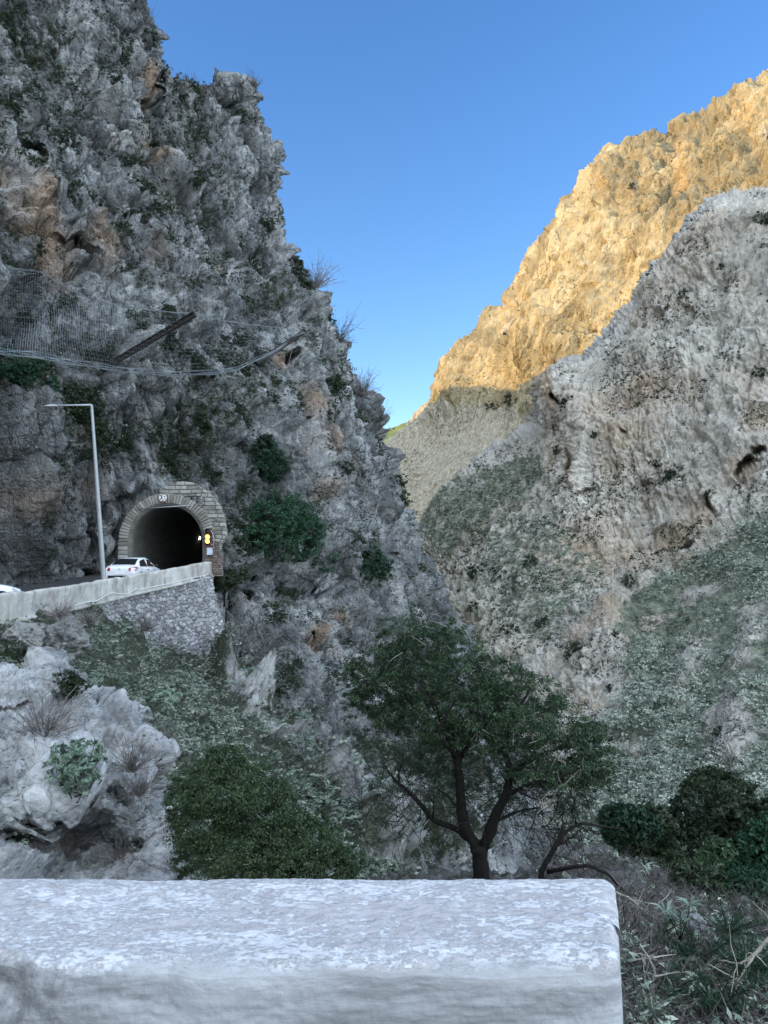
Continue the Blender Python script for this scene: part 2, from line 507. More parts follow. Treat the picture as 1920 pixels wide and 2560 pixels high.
# ---- left cliff -------------------------------------------------------------------------
OPEN = [(322, 1490), (316, 1400), (322, 1340), (345, 1295), (380, 1262), (410, 1252), (450, 1262), (485, 1290), (508, 1325), (519, 1350), (521, 1450), (430, 1500)]
ctrlA = [(-250, 1450, 34), (0, 1450, 41), (200, 1445, 48), (300, 1350, 51.5), (420, 1230, 52), (450, 1420, 52), (560, 1350, 52), (700, 1400, 56), (850, 1400, 62), (1000, 1400, 75), (1100, 1480, 86),
         (-250, 0, 52), (0, 0, 60), (380, 0, 80), (-200, 700, 38), (0, 700, 46), (300, 700, 54), (300, 300, 66), (600, 250, 92), (500, 700, 62), (700, 540, 86), (700, 900, 68), (870, 870, 80), (950, 1010, 84),
         (0, 1100, 41), (300, 1100, 51), (600, 1100, 57), (800, 1100, 68), (600, 1650, 46), (800, 1750, 46), (1000, 1650, 62), (1180, 1600, 84), (900, 2000, 40), (1100, 2000, 48), (1300, 2100, 60), (0, 1700, 42), (300, 1700, 44), (500, 2000, 42), (1000, 2400, 38)]
edgeA = [(372, -420, -260, -420), (376, 0, -260, -30), (398, 60, -260, 30), (405, 160, -260, 130), (450, 198, -260, 190), (515, 215, -260, 250), (560, 232, -260, 300), (582, 208, -260, 330), (600, 226, -260, 350), (632, 222, -260, 370), (640, 305, -260, 420), (668, 345, -260, 450),
         (705, 385, -260, 490), (693, 470, -260, 560), (704, 545, -260, 620), (748, 625, -260, 690), (768, 700, -260, 750), (820, 790, -260, 830), (868, 870, -260, 900), (900, 940, -260, 960), (945, 1020, -260, 1020), (978, 1075, -260, 1080), (984, 1140, -260, 1140), (1008, 1230, -260, 1210),
         (1040, 1310, -260, 1290), (1072, 1390, -260, 1370), (1120, 1470, -260, 1450), (1165, 1570, -260, 1550), (1215, 1640, -260, 1640), (1270, 1800, -260, 1800), (1340, 2000, -260, 2000), (1420, 2350, -260, 2350)]

def dispA(P, px, py):
    d = rock_disp(P, 1.5, 3)
    wq = wnoise(P / 5)
    d = d * .42 + 1.7 * blocks(P / 7.5 * np.array([1, 1, .42]) + .3 * wq, 77, 1.5, .35, .10)
    d = d + 1.15 * blocks(P / 3.4 * np.array([1, 1, .17]) + .22 * wq, 87, 1.3, .75, .06) - 1.1 * sstep(.12, .0, np.abs(vnoise(P / 7 * np.array([1, 1, .22]) + .4 * wq, 131)))
    L1 = P @ np.array([[.8, 0, .6], [0, 1, 0], [-.6, 0, .8]])
    d = d + .55 * blocks(L1 / 2.1 * np.array([1, 1, .35]) + .2 * wq, 97, 1.3, .5, .07) + .16 * blocks(P / .55 + .2 * wq, 107, 1.3, .5, .1)
    d = d - .8 + 1.3 * pits(P * np.array([1, 1, .8]), 1.1, 151) + pits(P, .5, 155)
    near = np.minimum(1, 0.35 + .65 * sstep(30, 260, np.hypot(px - 400, (py - 1360) * 1.1)))
    tun = sstep(95, 190, np.hypot(px - 420, (py - 1350)))
    low = 1 - .5 * sstep(1500, 1800, py)
    return d * np.minimum(near, .06 + .94 * tun) * .85 * low

def pits(P, s, seed, r_=.28):
    f1, f2, h, of = worley(P / s, seed)
    return -s * .55 * np.exp(-(f1 / r_) ** 2) * sstep(.35, .8, h[..., 1])

def wnoise(p):
    return np.stack([vnoise(p, 91), vnoise(p + 11, 92), vnoise(p + 31, 93)], -1)

featsA = [(276, 1330, 26, 90, 8, -2.4), (330, 1215, 70, 26, -28, -2.4), (242, 1432, 34, 20, -25, 6), (398, 358, 30, 22, 15, 2.5), (80, 420, 20, 150, -28, 1.8), (185, 620, 14, 85, -40, 1.8), (388, 220, 8, 60, 3, 2.5), (225, 290, 9, 26, 8, 1.6),
          (183, 668, 9, 14, 0, 2.2), (735, 885, 14, 22, 0, 2.5), (770, 1045, 8, 9, 0, 1.8), (798, 1072, 10, 14, 0, 2), (250, 560, 22, 50, -35, 1.8), (770, 1625, 20, 14, 10, 3),
          (665, 1440, 14, 20, 0, 2), (990, 1300, 14, 25, 20, 2), (655, 1600, 9, 14, 0, 1.5), (830, 1440, 20, 36, -15, 2.2), (360, 560, 14, 40, -10, 1.6), (310, 540, 10, 30, 20, 1.6),
          (640, 700, 16, 60, -8, 1.5), (560, 480, 12, 80, 5, 1.4), (900, 1180, 18, 12, 30, 1.8), (1000, 1390, 30, 10, 25, 1.6), (860, 1250, 34, 10, 25, 1.3)]
ochA = lambda P, px, py: np.maximum(blob(px, py, [(110, 560, 60, 150, -25, .8), (40, 440, 30, 90, -10, .55), (250, 620, 60, 90, -30, .6), (370, 230, 14, 100, 3, .8), (395, 370, 40, 28, 20, .75), (380, 640, 40, 80, 0, .4),
    (540, 660, 14, 90, 0, .55), (720, 890, 40, 30, -30, .7), (780, 1010, 30, 80, -30, .65), (820, 1100, 60, 60, 30, .55), (790, 1230, 50, 40, 0, .6), (900, 1160, 40, 50, 0, .4), (100, 1250, 90, 110, 0, .42), (200, 1100, 50, 60, 0, .35),
    (770, 1620, 26, 34, 0, .8), (900, 1520, 50, 40, 20, .55), (660, 1480, 50, 60, 0, .45), (860, 1600, 50, 50, 0, .4), (620, 830, 30, 60, 0, .3), (160, 950, 80, 70, 0, .3)]), .15 * (1 + fbm(P / 7, 3, 50)))
def vegA(P, px, py):
    b = blob(px, py, [(130, 120, 190, 120, 0, .40), (60, 250, 130, 120, 0, .34), (480, 320, 70, 130, -15, .42), (540, 520, 70, 120, 0, .40), (700, 700, 50, 120, -25, .45), (860, 960, 60, 60, 0, .4), (620, 960, 130, 100, 0, .45),
        (500, 1050, 110, 130, 0, .45), (60, 920, 130, 60, 0, .45), (180, 1040, 90, 60, 0, .45), (660, 1300, 140, 110, 0, .42), (900, 1450, 120, 120, 0, .3), (760, 780, 80, 60, 0, .3), (380, 950, 120, 50, 0, .3), (430, 480, 60, 90, 0, .3),
        (700, 1900, 300, 220, 0, .38), (60, 720, 70, 70, 0, .4), (1050, 1700, 140, 200, 0, .45), (1080, 1950, 220, 220, 0, .62)])
    return b + .10
keepA = lambda px, py: ~inpoly(px, py, OPEN)
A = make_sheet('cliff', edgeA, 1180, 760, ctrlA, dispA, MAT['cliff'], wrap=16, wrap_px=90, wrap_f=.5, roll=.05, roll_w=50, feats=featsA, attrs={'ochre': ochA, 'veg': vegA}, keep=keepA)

# ---- right mountain and its scrub slope -----------------------------------------------------
edgeC = [(820, 1560, 820, 2330), (960, 1430, 960, 2330), (1040, 1330, 1030, 2330), (1058, 1290, 1060, 2330), (1100, 1228, 1110, 2330), (1150, 1180, 1160, 2330), (1210, 1135, 1210, 2330), (1290, 1085, 1290, 2330), (1334, 1055, 1330, 2330), (1346, 1000, 1350, 2330),
         (1356, 950, 1370, 2330), (1385, 918, 1395, 2330), (1430, 905, 1435, 2330), (1470, 888, 1475, 2330), (1500, 855, 1510, 2330), (1530, 822, 1540, 2330), (1590, 745, 1600, 2330), (1612, 690, 1640, 2330), (1660, 640, 1690, 2330), (1700, 592, 1740, 2330), (1760, 520, 1800, 2330),
         (1800, 488, 1860, 2330), (1860, 480, 1940, 2330), (1930, 478, 2020, 2330), (2150, 380, 2180, 2330)]
ctrlC = [(820, 1500, 250), (1050, 1320, 245), (1100, 1250, 240), (1210, 1150, 245), (1340, 1070, 235), (1345, 920, 225), (1480, 900, 225), (1600, 760, 225), (1700, 600, 225), (1830, 490, 225), (2150, 400, 220), (1450, 1050, 205), (1500, 1250, 190),
         (1650, 1000, 195), (1800, 800, 200), (1900, 1000, 180), (1420, 1400, 178), (1600, 1400, 170), (1700, 1450, 160), (1900, 1270, 158), (2150, 1150, 150), (1150, 1400, 210), (1200, 1550, 175), (1350, 1600, 150), (1500, 1600, 130), (1700, 1700, 110), (1900, 1600, 105),
         (2150, 1600, 95), (1300, 1850, 125), (1500, 1950, 88), (1750, 1950, 70), (2000, 1950, 62), (900, 1900, 170), (1100, 2000, 130), (1500, 2300, 60), (2000, 2300, 42), (1000, 2330, 100), (1540, 1440, 172), (1500, 1700, 122)]
polySC = [(1480, 1560), (1540, 1470), (1700, 1440), (1800, 1360), (1920, 1270), (2200, 1150), (2200, 2400), (1350, 2400), (1420, 2000), (1560, 1800), (1580, 1650)]
polyGR = [(1000, 1300), (1100, 1210), (1220, 1150), (1340, 1120), (1380, 1200), (1300, 1260), (1180, 1330), (1090, 1400)]
polyG2 = [(1240, 1260), (1400, 1300), (1520, 1420), (1450, 1560), (1400, 1650), (1260, 1560), (1180, 1420)]
def softpoly(px, py, poly, wob=30):
    r = 0
    for k, (sc_, w_) in enumerate(((90, 1.6), (40, 1.3), (18, .9), (11, 1.5), (7, .5))):
        n = vnoise(np.stack([px / sc_, py / sc_, 0 * px + k], -1), 5) * wob * w_
        m = vnoise(np.stack([px / sc_, py / sc_, 0 * px + 9 + k], -1), 6) * wob * w_
        r = r + inpoly(px + n, py + m, poly)
    return r / 5.0
def dispC(P, px, py):
    scr = np.clip(softpoly(px, py, polySC) + softpoly(px, py, polyGR) + softpoly(px, py, polyG2), 0, 1)
    d = rock_disp(P, 3.6, 41, .6) * .36 + .42 * blocks(P / 1.7 * np.array([1, 1, .6]), 45, 1.3, .6, .09) + 1.1 * blocks(P / 7 * np.array([1, 1, .3]), 49, 1.3, .6, .07)
    d = d + 6 * ridged(P / 60 * np.array([1, 1, .6]), 2, 61) * .5
    d = d + 1.2 * pits(P * np.array([1, 1, .7]), 3.2, 161) + 1.1 * pits(P, 1.5, 165) + .30 * blocks(P / .9, 167, 1.3, .6, .1)
    d = d + scr * (.9 * ridged(P / np.array([16., 16., 3.2]) + .3 * fbm(P / 9, 2, 5)[..., None], 2, 171))
    scr = np.clip(scr - blob(px, py, [(1530, 1510, 34, 110, 30, 1), (1725, 1700, 34, 90, 18, 1), (1840, 1850, 60, 110, 10, 1), (1880, 1600, 40, 80, 15, .8)]), 0, 1)
    d = (d - 2.2) * (1 - .55 * scr) + scr * .6 * fbm(P / 3, 3, 63)
    k = .35 + .65 * sstep(60, 200, P[..., 1])
    return d * k
featsC = [(1385, 1000, 9, 22, 0, 7), (1375, 1075, 7, 26, 10, 4), (1440, 1170, 14, 70, 5, 5), (1880, 1190, 50, 22, -35, 9), (1905, 1150, 26, 12, -25, 8), (1780, 1270, 12, 34, -25, 6), (1720, 1375, 40, 12, 5, 8), (1695, 1395, 18, 24, 0, 3),
          (1560, 1085, 18, 8, 0, 3), (1605, 820, 6, 18, 20, 3), (1440, 1560, 26, 26, 0, 4), (1290, 1480, 14, 60, 10, 4), (1470, 1240, 22, 12, -30, 3), (1640, 1300, 26, 12, -40, -4), (1535, 1505, 38, 110, 30, -6), (1725, 1700, 36, 90, 18, -3), (1845, 1850, 60, 110, 10, -3), (1880, 1600, 36, 80, 15, -3), (1330, 1230, 26, 60, 40, -3), (1720, 1540, 26, 20, 0, -2)]
ochC = lambda P, px, py: np.maximum(blob(px, py, [(1368, 960, 22, 90, 0, .8), (1390, 1060, 20, 50, 0, .6), (1440, 1180, 24, 90, 0, .6), (1545, 1160, 40, 26, -20, .6), (1700, 760, 60, 40, 0, .4), (1690, 1340, 80, 50, 0, .7), (1760, 1300, 60, 70, -20, .6), (1900, 1060, 50, 60, 0, .6),
    (1870, 1200, 70, 50, 0, .55), (1610, 720, 50, 60, -30, .45), (1480, 1780, 90, 60, 10, .55), (1420, 1700, 40, 50, 0, .4), (1620, 1240, 40, 30, 0, .55), (1720, 1420, 90, 30, 0, .6), (1500, 980, 60, 50, 0, .35), (1440, 900, 80, 30, 0, .3)]), .28 * (1 + fbm(P / 22, 3, 52)))
def vegC(P, px, py):
    return np.maximum.reduce([.75 * softpoly(px, py, polySC), .62 * softpoly(px, py, polyGR), .50 * softpoly(px, py, polyG2), blob(px, py, [(1200, 1460, 120, 60, 20, .45), (1300, 1160, 120, 60, -20, .5), (1480, 1440, 60, 100, 0, .4), (1480, 1100, 60, 60, 0, .2),
        (1240, 1700, 180, 120, 0, .5), (1150, 1560, 140, 110, 0, .5), (1330, 1350, 60, 60, 0, .45), (1890, 800, 60, 120, 0, .32), (1540, 1240, 50, 50, 0, .3)]), .12 + 0 * px]) - .75 * blob(px, py, [(1530, 1510, 30, 100, 30, 1), (1500, 1620, 36, 56, 20, .9), (1725, 1700, 32, 84, 18, .95), (1840, 1850, 56, 104, 10, .9), (1880, 1600, 36, 76, 15, .8), (1640, 1560, 46, 20, -20, .7), (1600, 1900, 26, 56, 20, .6), (1760, 1480, 56, 16, -25, .7)])
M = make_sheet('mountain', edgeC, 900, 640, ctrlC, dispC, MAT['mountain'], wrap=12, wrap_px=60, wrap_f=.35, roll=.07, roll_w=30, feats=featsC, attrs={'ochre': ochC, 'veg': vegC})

# ---- far ridge that still catches the sun ------------------------------------------------------
edgeB = [(840, 1190, 840, 1760), (930, 1130, 920, 1760), (1000, 1085, 1000, 1760), (1050, 1052, 1050, 1760), (1092, 1012, 1090, 1760), (1102, 960, 1105, 1760), (1112, 905, 1120, 1760), (1160, 850, 1165, 1760), (1200, 812, 1200, 1760), (1262, 770, 1265, 1760), (1272, 720, 1280, 1760), (1290, 690, 1300, 1700),
         (1340, 620, 1345, 1700), (1380, 590, 1385, 1700), (1418, 530, 1420, 1600), (1480, 450, 1480, 1600), (1540, 400, 1545, 1500), (1600, 368, 1605, 1500), (1690, 350, 1700, 1400), (1715, 320, 1725, 1400), (1770, 290, 1775, 1400), (1830, 250, 1840, 1400), (1870, 215, 1880, 1400), (1920, 190, 1930, 1400), (2150, 60, 2160, 1400)]
ctrlB = [(840, 1200, 620), (1000, 1090, 620), (1100, 1000, 600), (1110, 900, 600), (1260, 770, 560), (1420, 530, 520), (1540, 400, 500), (1700, 350, 480), (1920, 190, 450), (2150, 60, 420), (1000, 1300, 480), (1150, 1100, 520), (1150, 1000, 555), (1300, 1000, 490), (1300, 900, 500), (1500, 700, 460), (1500, 870, 430), (1700, 600, 410),
         (1900, 450, 390), (1300, 1150, 430), (1000, 1700, 330), (1300, 1700, 300), (1900, 1300, 300), (2150, 1000, 280), (1250, 950, 530)]
def dispB(P, px, py):
    rocky = np.maximum(sstep(1120, 1000, py + .12 * (px - 1150)), sstep(1230, 1300, px) * .8)
    d = rock_disp(P, 8, 141, .5) * .52 + 17 * ridged(P / 90 * np.array([1, 1, .45]), 3, 161) * .5 + 2.2 * blocks(P / 26 * np.array([1, 1, .4]), 165, 1.4, .6, .08)
    d = d + 1.2 * pits(P * np.array([1, 1, .7]), 7, 171)
    return (d - 6) * (.22 + .78 * rocky)
ochB = lambda P, px, py: np.maximum(.75 * blob(px, py, [(1190, 900, 60, 90, 0, .45), (1300, 750, 30, 90, -10, .65), (1275, 800, 30, 80, 0, .6), (1520, 480, 14, 60, 0, .8), (1700, 420, 26, 90, 0, .75), (1860, 290, 36, 60, 10, .7), (1180, 980, 80, 14, 0, .5), (1520, 780, 60, 30, -30, .4), (1470, 980, 90, 30, 0, .45), (1400, 700, 40, 60, 0, .35), (1130, 900, 20, 60, 0, .5)]), .2 * (1 + fbm(P / 60, 2, 53)))
def vegB(P, px, py):
    low = sstep(990, 1040, py - .02 * (px - 1100)) * sstep(1330, 1290, px)
    return np.maximum.reduce([.95 * low, blob(px, py, [(1255, 820, 14, 60, 20, .75), (1690, 400, 12, 40, 10, .6), (1580, 640, 100, 80, 0, .32), (1500, 450, 50, 30, -20, .4), (1900, 310, 24, 14, 0, .6), (1640, 420, 60, 24, 0, .35), (1840, 440, 24, 20, 0, .5), (1180, 960, 60, 8, 0, .4)]), .14 + 0 * px])
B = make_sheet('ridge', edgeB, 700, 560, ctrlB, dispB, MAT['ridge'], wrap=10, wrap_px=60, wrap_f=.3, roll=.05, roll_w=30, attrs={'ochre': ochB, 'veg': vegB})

# ---- tiny far hill seen through the gap -------------------------------------------------------
edgeZ = [(850, 1120, 850, 1400), (940, 1085, 940, 1400), (985, 1072, 985, 1400), (1000, 1063, 1000, 1400), (1040, 1062, 1040, 1400), (1120, 1050, 1120, 1400), (1300, 1000, 1300, 1400)]
hill_m = rock_mat('far_hill_grass', 20, (.10, .12, .05), (.16, .20, .08), (.26, .28, .13))
make_sheet('hill', edgeZ, 90, 60, [(850, 1100, 1150), (1300, 1000, 1150), (850, 1400, 900), (1300, 1400, 900)], lambda P, px, py: 8 * fbm(P / 60, 4, 9), hill_m, wrap=4, wrap_px=30)

# ---- massif on the left that keeps the gorge in shade ------------------------------------------
def massif():
    shade = [(1050, 1065), (1100, 1012), (1200, 985), (1330, 972), (1420, 945), (1500, 880), (1580, 800), (1700, 640), (1840, 540)]
    pts = []
    for x, y in shade:
        dd = np.hypot(B.px[:, :B.ns] - x, B.py[:, :B.ns] - y); i = np.unravel_index(dd.argmin(), dd.shape)
        q = B.P[i]; k = (q[0] + 190) / -SD[0]; pts.append(q + SD * k)
    pts = np.array(sorted(pts, key=lambda p: p[1]))
    print('MASSIF', pts.round(0).tolist())
    ys = np.linspace(-450, 760, 340)
    z = np.interp(ys, pts[:, 1], pts[:, 2])
    z = np.where(ys < pts[0, 1], pts[0, 2] + 0.0 * ys, z)
    z = z + 2.5 * fbm(np.stack([ys / 30, 0 * ys, 0 * ys], -1), 4, 8)
    nv = 60
    t = np.linspace(0, 1, nv)
    X = -190 + 90 * (1 - t[None]) ** 1.3 + 0 * ys[:, None]
    Z = -60 + (z[:, None] + 60) * t[None]
    X = np.concatenate([X, -190 - 200 * t[None, 1:] + 0 * ys[:, None]], 1)
    Z = np.concatenate([Z, z[:, None] - 120 * t[None, 1:]], 1)
    P = np.stack([X, ys[:, None] + 0 * X, Z], -1)
    amp = np.concatenate([sstep(1, .85, t), sstep(0, .2, t[1:])])[None]
    P[..., 0] += amp * 10 * fbm(P / 40, 4, 12)
    nr, nc = P.shape[:2]
    me = mesh_np('hillside', P.reshape(-1, 3), grid_faces(nr, nc), {'ochre': np.zeros(nr * nc), 'veg': np.full(nr * nc, .4)})
    tag(link('hillside', me, MAT['mountain']), kind='structure')
massif()

# ---- valley floor -----------------------------------------------------------------------------
gx = np.linspace(-1, 1, 120); g2 = np.sign(gx) * np.abs(gx) ** 2 * 1400
GX, GY = np.meshgrid(g2, g2)
GZ = -95 + 6 * fbm(np.stack([GX / 80, GY / 80, 0 * GX], -1), 3, 2)
me = mesh_np('ground', np.stack([GX, GY, GZ], -1).reshape(-1, 3), grid_faces(120, 120), {'ochre': np.zeros(14400), 'veg': np.full(14400, .6)})
tag(link('ground', me, MAT['mountain']), kind='structure')

# ---- slope between the parapet and the gorge ------------------------------------------------------
edgeF = [(-260, 1640, -260, 2420), (0, 1570, -60, 2420), (120, 1535, 60, 2420), (250, 1520, 160, 2420), (330, 1560, 240, 2420), (420, 1640, 330, 2420), (500, 1668, 420, 2420), (552, 1655, 500, 2420), (600, 1690, 560, 2420), (660, 1760, 620, 2420), (720, 1850, 680, 2420), (790, 1935, 740, 2420), (850, 2010, 800, 2420), (905, 2085, 860, 2420), (960, 2190, 900, 2420), (1030, 2300, 950, 2420)]
ctrlF = [(-260, 1640, 20), (0, 1570, 25.5), (120, 1540, 29), (250, 1530, 35), (420, 1640, 40), (520, 1660, 43), (600, 1700, 38), (720, 1850, 31), (850, 2010, 26), (960, 2190, 22), (200, 1700, 24), (350, 1800, 22), (500, 1850, 24), (600, 2000, 20), (700, 2150, 18), (-200, 2000, 10), (100, 2100, 11), (400, 2100, 14), (300, 2420, 9), (900, 2420, 16)]
def dispF(P, px, py):
    spine = blob(px, py, [(620, 1780, 22, 60, -28, 1), (700, 1880, 22, 60, -35, 1), (800, 2000, 24, 80, -38, 1), (560, 1700, 16, 40, -28, 1), (900, 2120, 30, 70, -30, 1)])
    return rock_disp(P, .8, 201, .6) * (.22 + 1.0 * spine) + .85 * spine + .25 * fbm(P / 1.2, 3, 203)
vegF = lambda P, px, py: .80 - 1.2 * blob(px, py, [(600, 1755, 18, 60, -28, .8), (700, 1880, 18, 70, -35, .8), (810, 2010, 20, 90, -38, .8), (900, 2120, 24, 70, -30, .8), (160, 1590, 50, 40, 0, .5)])
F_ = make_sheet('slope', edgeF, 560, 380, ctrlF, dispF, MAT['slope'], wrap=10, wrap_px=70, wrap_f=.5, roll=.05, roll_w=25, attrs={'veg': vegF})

# ---- foreground rock outcrop -------------------------------------------------------------------
edgeG = [(-200, 1660, -200, 2450), (0, 1655, -60, 2450), (60, 1652, 0, 2450), (110, 1640, 40, 2450), (150, 1634, 70, 2450), (190, 1662, 110, 2450), (215, 1700, 130, 2450), (262, 1712, 160, 2450), (310, 1745, 190, 2450), (368, 1775, 230, 2450), (372, 1830, 250, 2450), (400, 1880, 270, 2450), (392, 1960, 290, 2450), (420, 2020, 300, 2450), (434, 2060, 320, 2450), (400, 2095, 320, 2450), (395, 2180, 330, 2450), (430, 2300, 350, 2450)]
ctrlG = [(-200, 1660, 9.5), (0, 1660, 10.2), (150, 1640, 11), (215, 1700, 11), (368, 1780, 11), (400, 1950, 9.2), (434, 2060, 8.4), (-100, 1850, 8.2), (100, 1800, 9.2), (250, 1830, 9.8), (250, 2000, 8.2), (100, 2000, 7.8), (300, 2120, 8.3), (100, 2120, 8.0), (-200, 2100, 7), (0, 2300, 6.5), (350, 2400, 6.5), (200, 2070, 8.3)]
def dispG(P, px, py):
    Q = P @ np.array([[.9, 0, .42], [0, 1, 0], [-.42, 0, .9]]).T
    wq = wnoise(P * 1.2)
    d = .24 * blocks(Q * np.array([.8, .8, 1.3]) + .12 * wq, 301, 1.5, .25, .06) + .085 * blocks(Q * np.array([1.9, 1.9, 3.0]) + .15 * wq, 305, 1.5, .35, .06) + .034 * blocks(Q * np.array([5, 5, 7.0]) + .2 * wq, 311, 1.3, .4, .08) + .02 * blocks(Q * 13, 317, 1.3, .4, .1)
    st = ridged(Q * np.array([.9, .9, 4.0]) + .4 * wnoise(P * 1.5), 3, 305)
    return d + .02 * st + .05 * fbm(P * 2, 3, 306)
featsG = [(110, 2040, 90, 12, 0, .5), (240, 2120, 130, 60, 0, .7), (30, 2100, 70, 30, 0, .6), (340, 2140, 60, 40, 0, .8), (40, 1760, 60, 12, 10, .25), (290, 1980, 60, 24, 20, .4), (20, 1950, 40, 60, 0, .2)]
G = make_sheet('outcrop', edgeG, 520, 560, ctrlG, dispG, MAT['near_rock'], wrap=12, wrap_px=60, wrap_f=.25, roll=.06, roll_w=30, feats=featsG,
               attrs={'veg': lambda P, px, py: blob(px, py, [(80, 1820, 90, 70, 0, .45), (120, 2110, 120, 50, 0, .5), (330, 2150, 90, 60, 0, .45), (230, 1990, 70, 40, 0, .2)]) - .08,
                      'ochre': lambda P, px, py: blob(px, py, [(170, 2110, 60, 24, 0, .5), (320, 2175, 40, 20, 0, .7), (60, 2060, 80, 20, 0, .35), (20, 1960, 40, 60, 0, .3)])})

# ---- brushy bank below the end of the wall ------------------------------------------------------
edgeH = [(700, 2230, 500, 2800), (1000, 2215, 900, 2800), (1200, 2190, 1150, 2800), (1400, 2160, 1350, 2800), (1550, 2175, 1500, 2800), (1640, 2240, 1640, 2800), (1750, 2290, 1750, 2800), (1850, 2300, 1850, 2800), (2100, 2300, 2100, 2800)]
ctrlH = [(700, 2230, 12), (1200, 2200, 12.5), (1550, 2140, 15), (1850, 2110, 18), (2100, 2090, 18), (1550, 2300, 8.5), (1850, 2300, 9.5), (2100, 2300, 9.5), (1550, 2560, 5), (1900, 2560, 5.2), (2100, 2700, 4), (700, 2800, 4), (1500, 2800, 4)]
H = make_sheet('bank', edgeH, 420, 300, ctrlH, lambda P, px, py: .30 * fbm(P / .9, 5, 401) + .12 * blocks(P * 2.2, 404, 1, .2), MAT['brush_soil'], wrap=6, wrap_px=30, wrap_f=.3, attrs={'veg': lambda P, px, py: .45 + .1 * fbm(P / 1.3, 2, 7)})

#@@NEXT
# ================================================================== things
def leaf_quads(c, rad, n_out, size, aspect, r, outward=.5, up=.3, droop=0):
    """c (n,3) leaf centres, n_out (n,3) outward direction -> V, F, rnd"""
    n = len(c)
    nd = r.normal(size=(n, 3)) * .7 + outward * n_out + np.array([0, 0, up])
    nd /= np.linalg.norm(nd, axis=1, keepdims=True) + 1e-9
    a = r.normal(size=(n, 3)) + .5 * n_out - np.array([0, 0, droop])
    a = a - nd * (a * nd).sum(1, keepdims=True)
    a /= np.linalg.norm(a, axis=1, keepdims=True) + 1e-9
    b = np.cross(nd, a)
    L = size * r.uniform(.6, 1.3, (n, 1)); W = L * aspect
    V = np.stack([c - a * L / 2, c + b * W / 2, c + a * L / 2, c - b * W / 2], 1)
    return V

def cloud(blobs, n, size, aspect, r, clump=.32, nclump=None, shell=.55, outward=.5, up=.3, droop=0):
    """leaves in clumps spread through ellipsoids (cx,cy,cz,rx,ry,rz)"""
    bl = np.array(blobs, float); vol = (bl[:, 3] * bl[:, 4] * bl[:, 5]) ** (2 / 3)
    K = nclump or max(8, n // 28)
    bi = r.choice(len(bl), K, p=vol / vol.sum())
    d = r.normal(size=(K, 3)); d /= np.linalg.norm(d, axis=1, keepdims=True)
    rr = r.uniform(0, 1, (K, 1)) ** (1 / 3) * (1 - shell) + shell * r.uniform(.75, 1.08, (K, 1))
    cc = bl[bi, :3] + d * rr * bl[bi, 3:]
    crad = bl[bi, 3:].mean(1, keepdims=True) * clump * r.uniform(.5, 1.3, (K, 1))
    ci = r.integers(0, K, n)
    e = r.normal(size=(n, 3)); e /= np.linalg.norm(e, axis=1, keepdims=True)
    e *= r.uniform(0, 1, (n, 1)) ** .5
    c = cc[ci] + e * crad[ci] * np.array([1, 1, .7])
    no = d[ci] * .6 + e * .6
    V = leaf_quads(c, None, no, size, aspect, r, outward, up, droop)
    rnd = np.clip(.45 * r.uniform(0, 1, K)[ci] + .55 * r.uniform(0, 1, n), 0, 1)
    return V.reshape(-1, 3), rnd

def quads_mesh(name, V, rnd):
    return mesh_np(name, V, np.arange(len(V)).reshape(-1, 4), {'rnd': rnd})

def merged_tufts(name, pos, rad, protoV, protoR, r, mat, squash=.8, jitter=.35):
    """one object made of many rotated, scaled copies of small leaf tufts"""
    n = len(pos); k = len(protoV)
    Vs = []; Rs = []
    which = r.integers(0, k, n)
    for i in range(k):
        m = which == i
        if not m.any(): continue
        p = pos[m]; s = rad[m]
        an = r.uniform(0, 6.283, len(p)); ca, sa = np.cos(an), np.sin(an)
        v = protoV[i]
        x = v[None, :, 0] * ca[:, None] - v[None, :, 1] * sa[:, None]
        y = v[None, :, 0] * sa[:, None] + v[None, :, 1] * ca[:, None]
        z = np.broadcast_to(v[None, :, 2] * squash, x.shape)
        Vs.append((np.stack([x, y, z], -1) * s[:, None, None] + p[:, None]).reshape(-1, 3))
        t = r.uniform(-jitter, jitter, len(p))
        Rs.append(np.clip(protoR[i][None] + t[:, None], 0, 1).ravel())
    V = np.concatenate(Vs); R = np.concatenate(Rs)
    o = link(name, quads_mesh(name, V, R), mat)
    return tag(o, kind='stuff')

def tuft_protos(k, nleaf, size, aspect, r, blobs=((0, 0, .4, .9, .9, .7),), **kw):
    V = []; R = []
    for i in range(k):
        v, rn = cloud(blobs, nleaf, size, aspect, r, nclump=max(4, nleaf // 8), **kw)
        V.append(v.reshape(-1, 3)); R.append(rn)
    return V, R

def surf(sh, px, py):
    P = sh.P[:, :sh.ns]
    i = ((sh.px[:, :sh.ns] - px) ** 2 + (sh.py[:, :sh.ns] - py) ** 2).argmin()
    return P.reshape(-1, 3)[i].copy()

def sample(sh, n, r, dens, x0=-150, x1=2000, y0=-60, y1=2400, weight_area=True):
    """random surface points by a density function of the pixel"""
    ns = sh.ns
    px, py = sh.px[:, :ns], sh.py[:, :ns]
    wgt = np.clip(dens(px, py), 0, None)
    wgt = wgt * ((px > x0) & (px < x1) & (py > y0) & (py < y1))
    if weight_area:
        a = np.abs(np.gradient(px, axis=1) * np.gradient(py, axis=0) - np.gradient(px, axis=0) * np.gradient(py, axis=1)) + 1e-6
        wgt = wgt * a
    wgt = wgt.ravel(); wgt = wgt / wgt.sum()
    i = r.choice(len(wgt), n, p=wgt, replace=False if (wgt > 0).sum() > n else True)
    return sh.P[:, :ns].reshape(-1, 3)[i].copy(), px.ravel()[i], py.ravel()[i]

def depth_of(p):
    d = p - CAM
    return d[..., 1] * cp + d[..., 2] * sp_

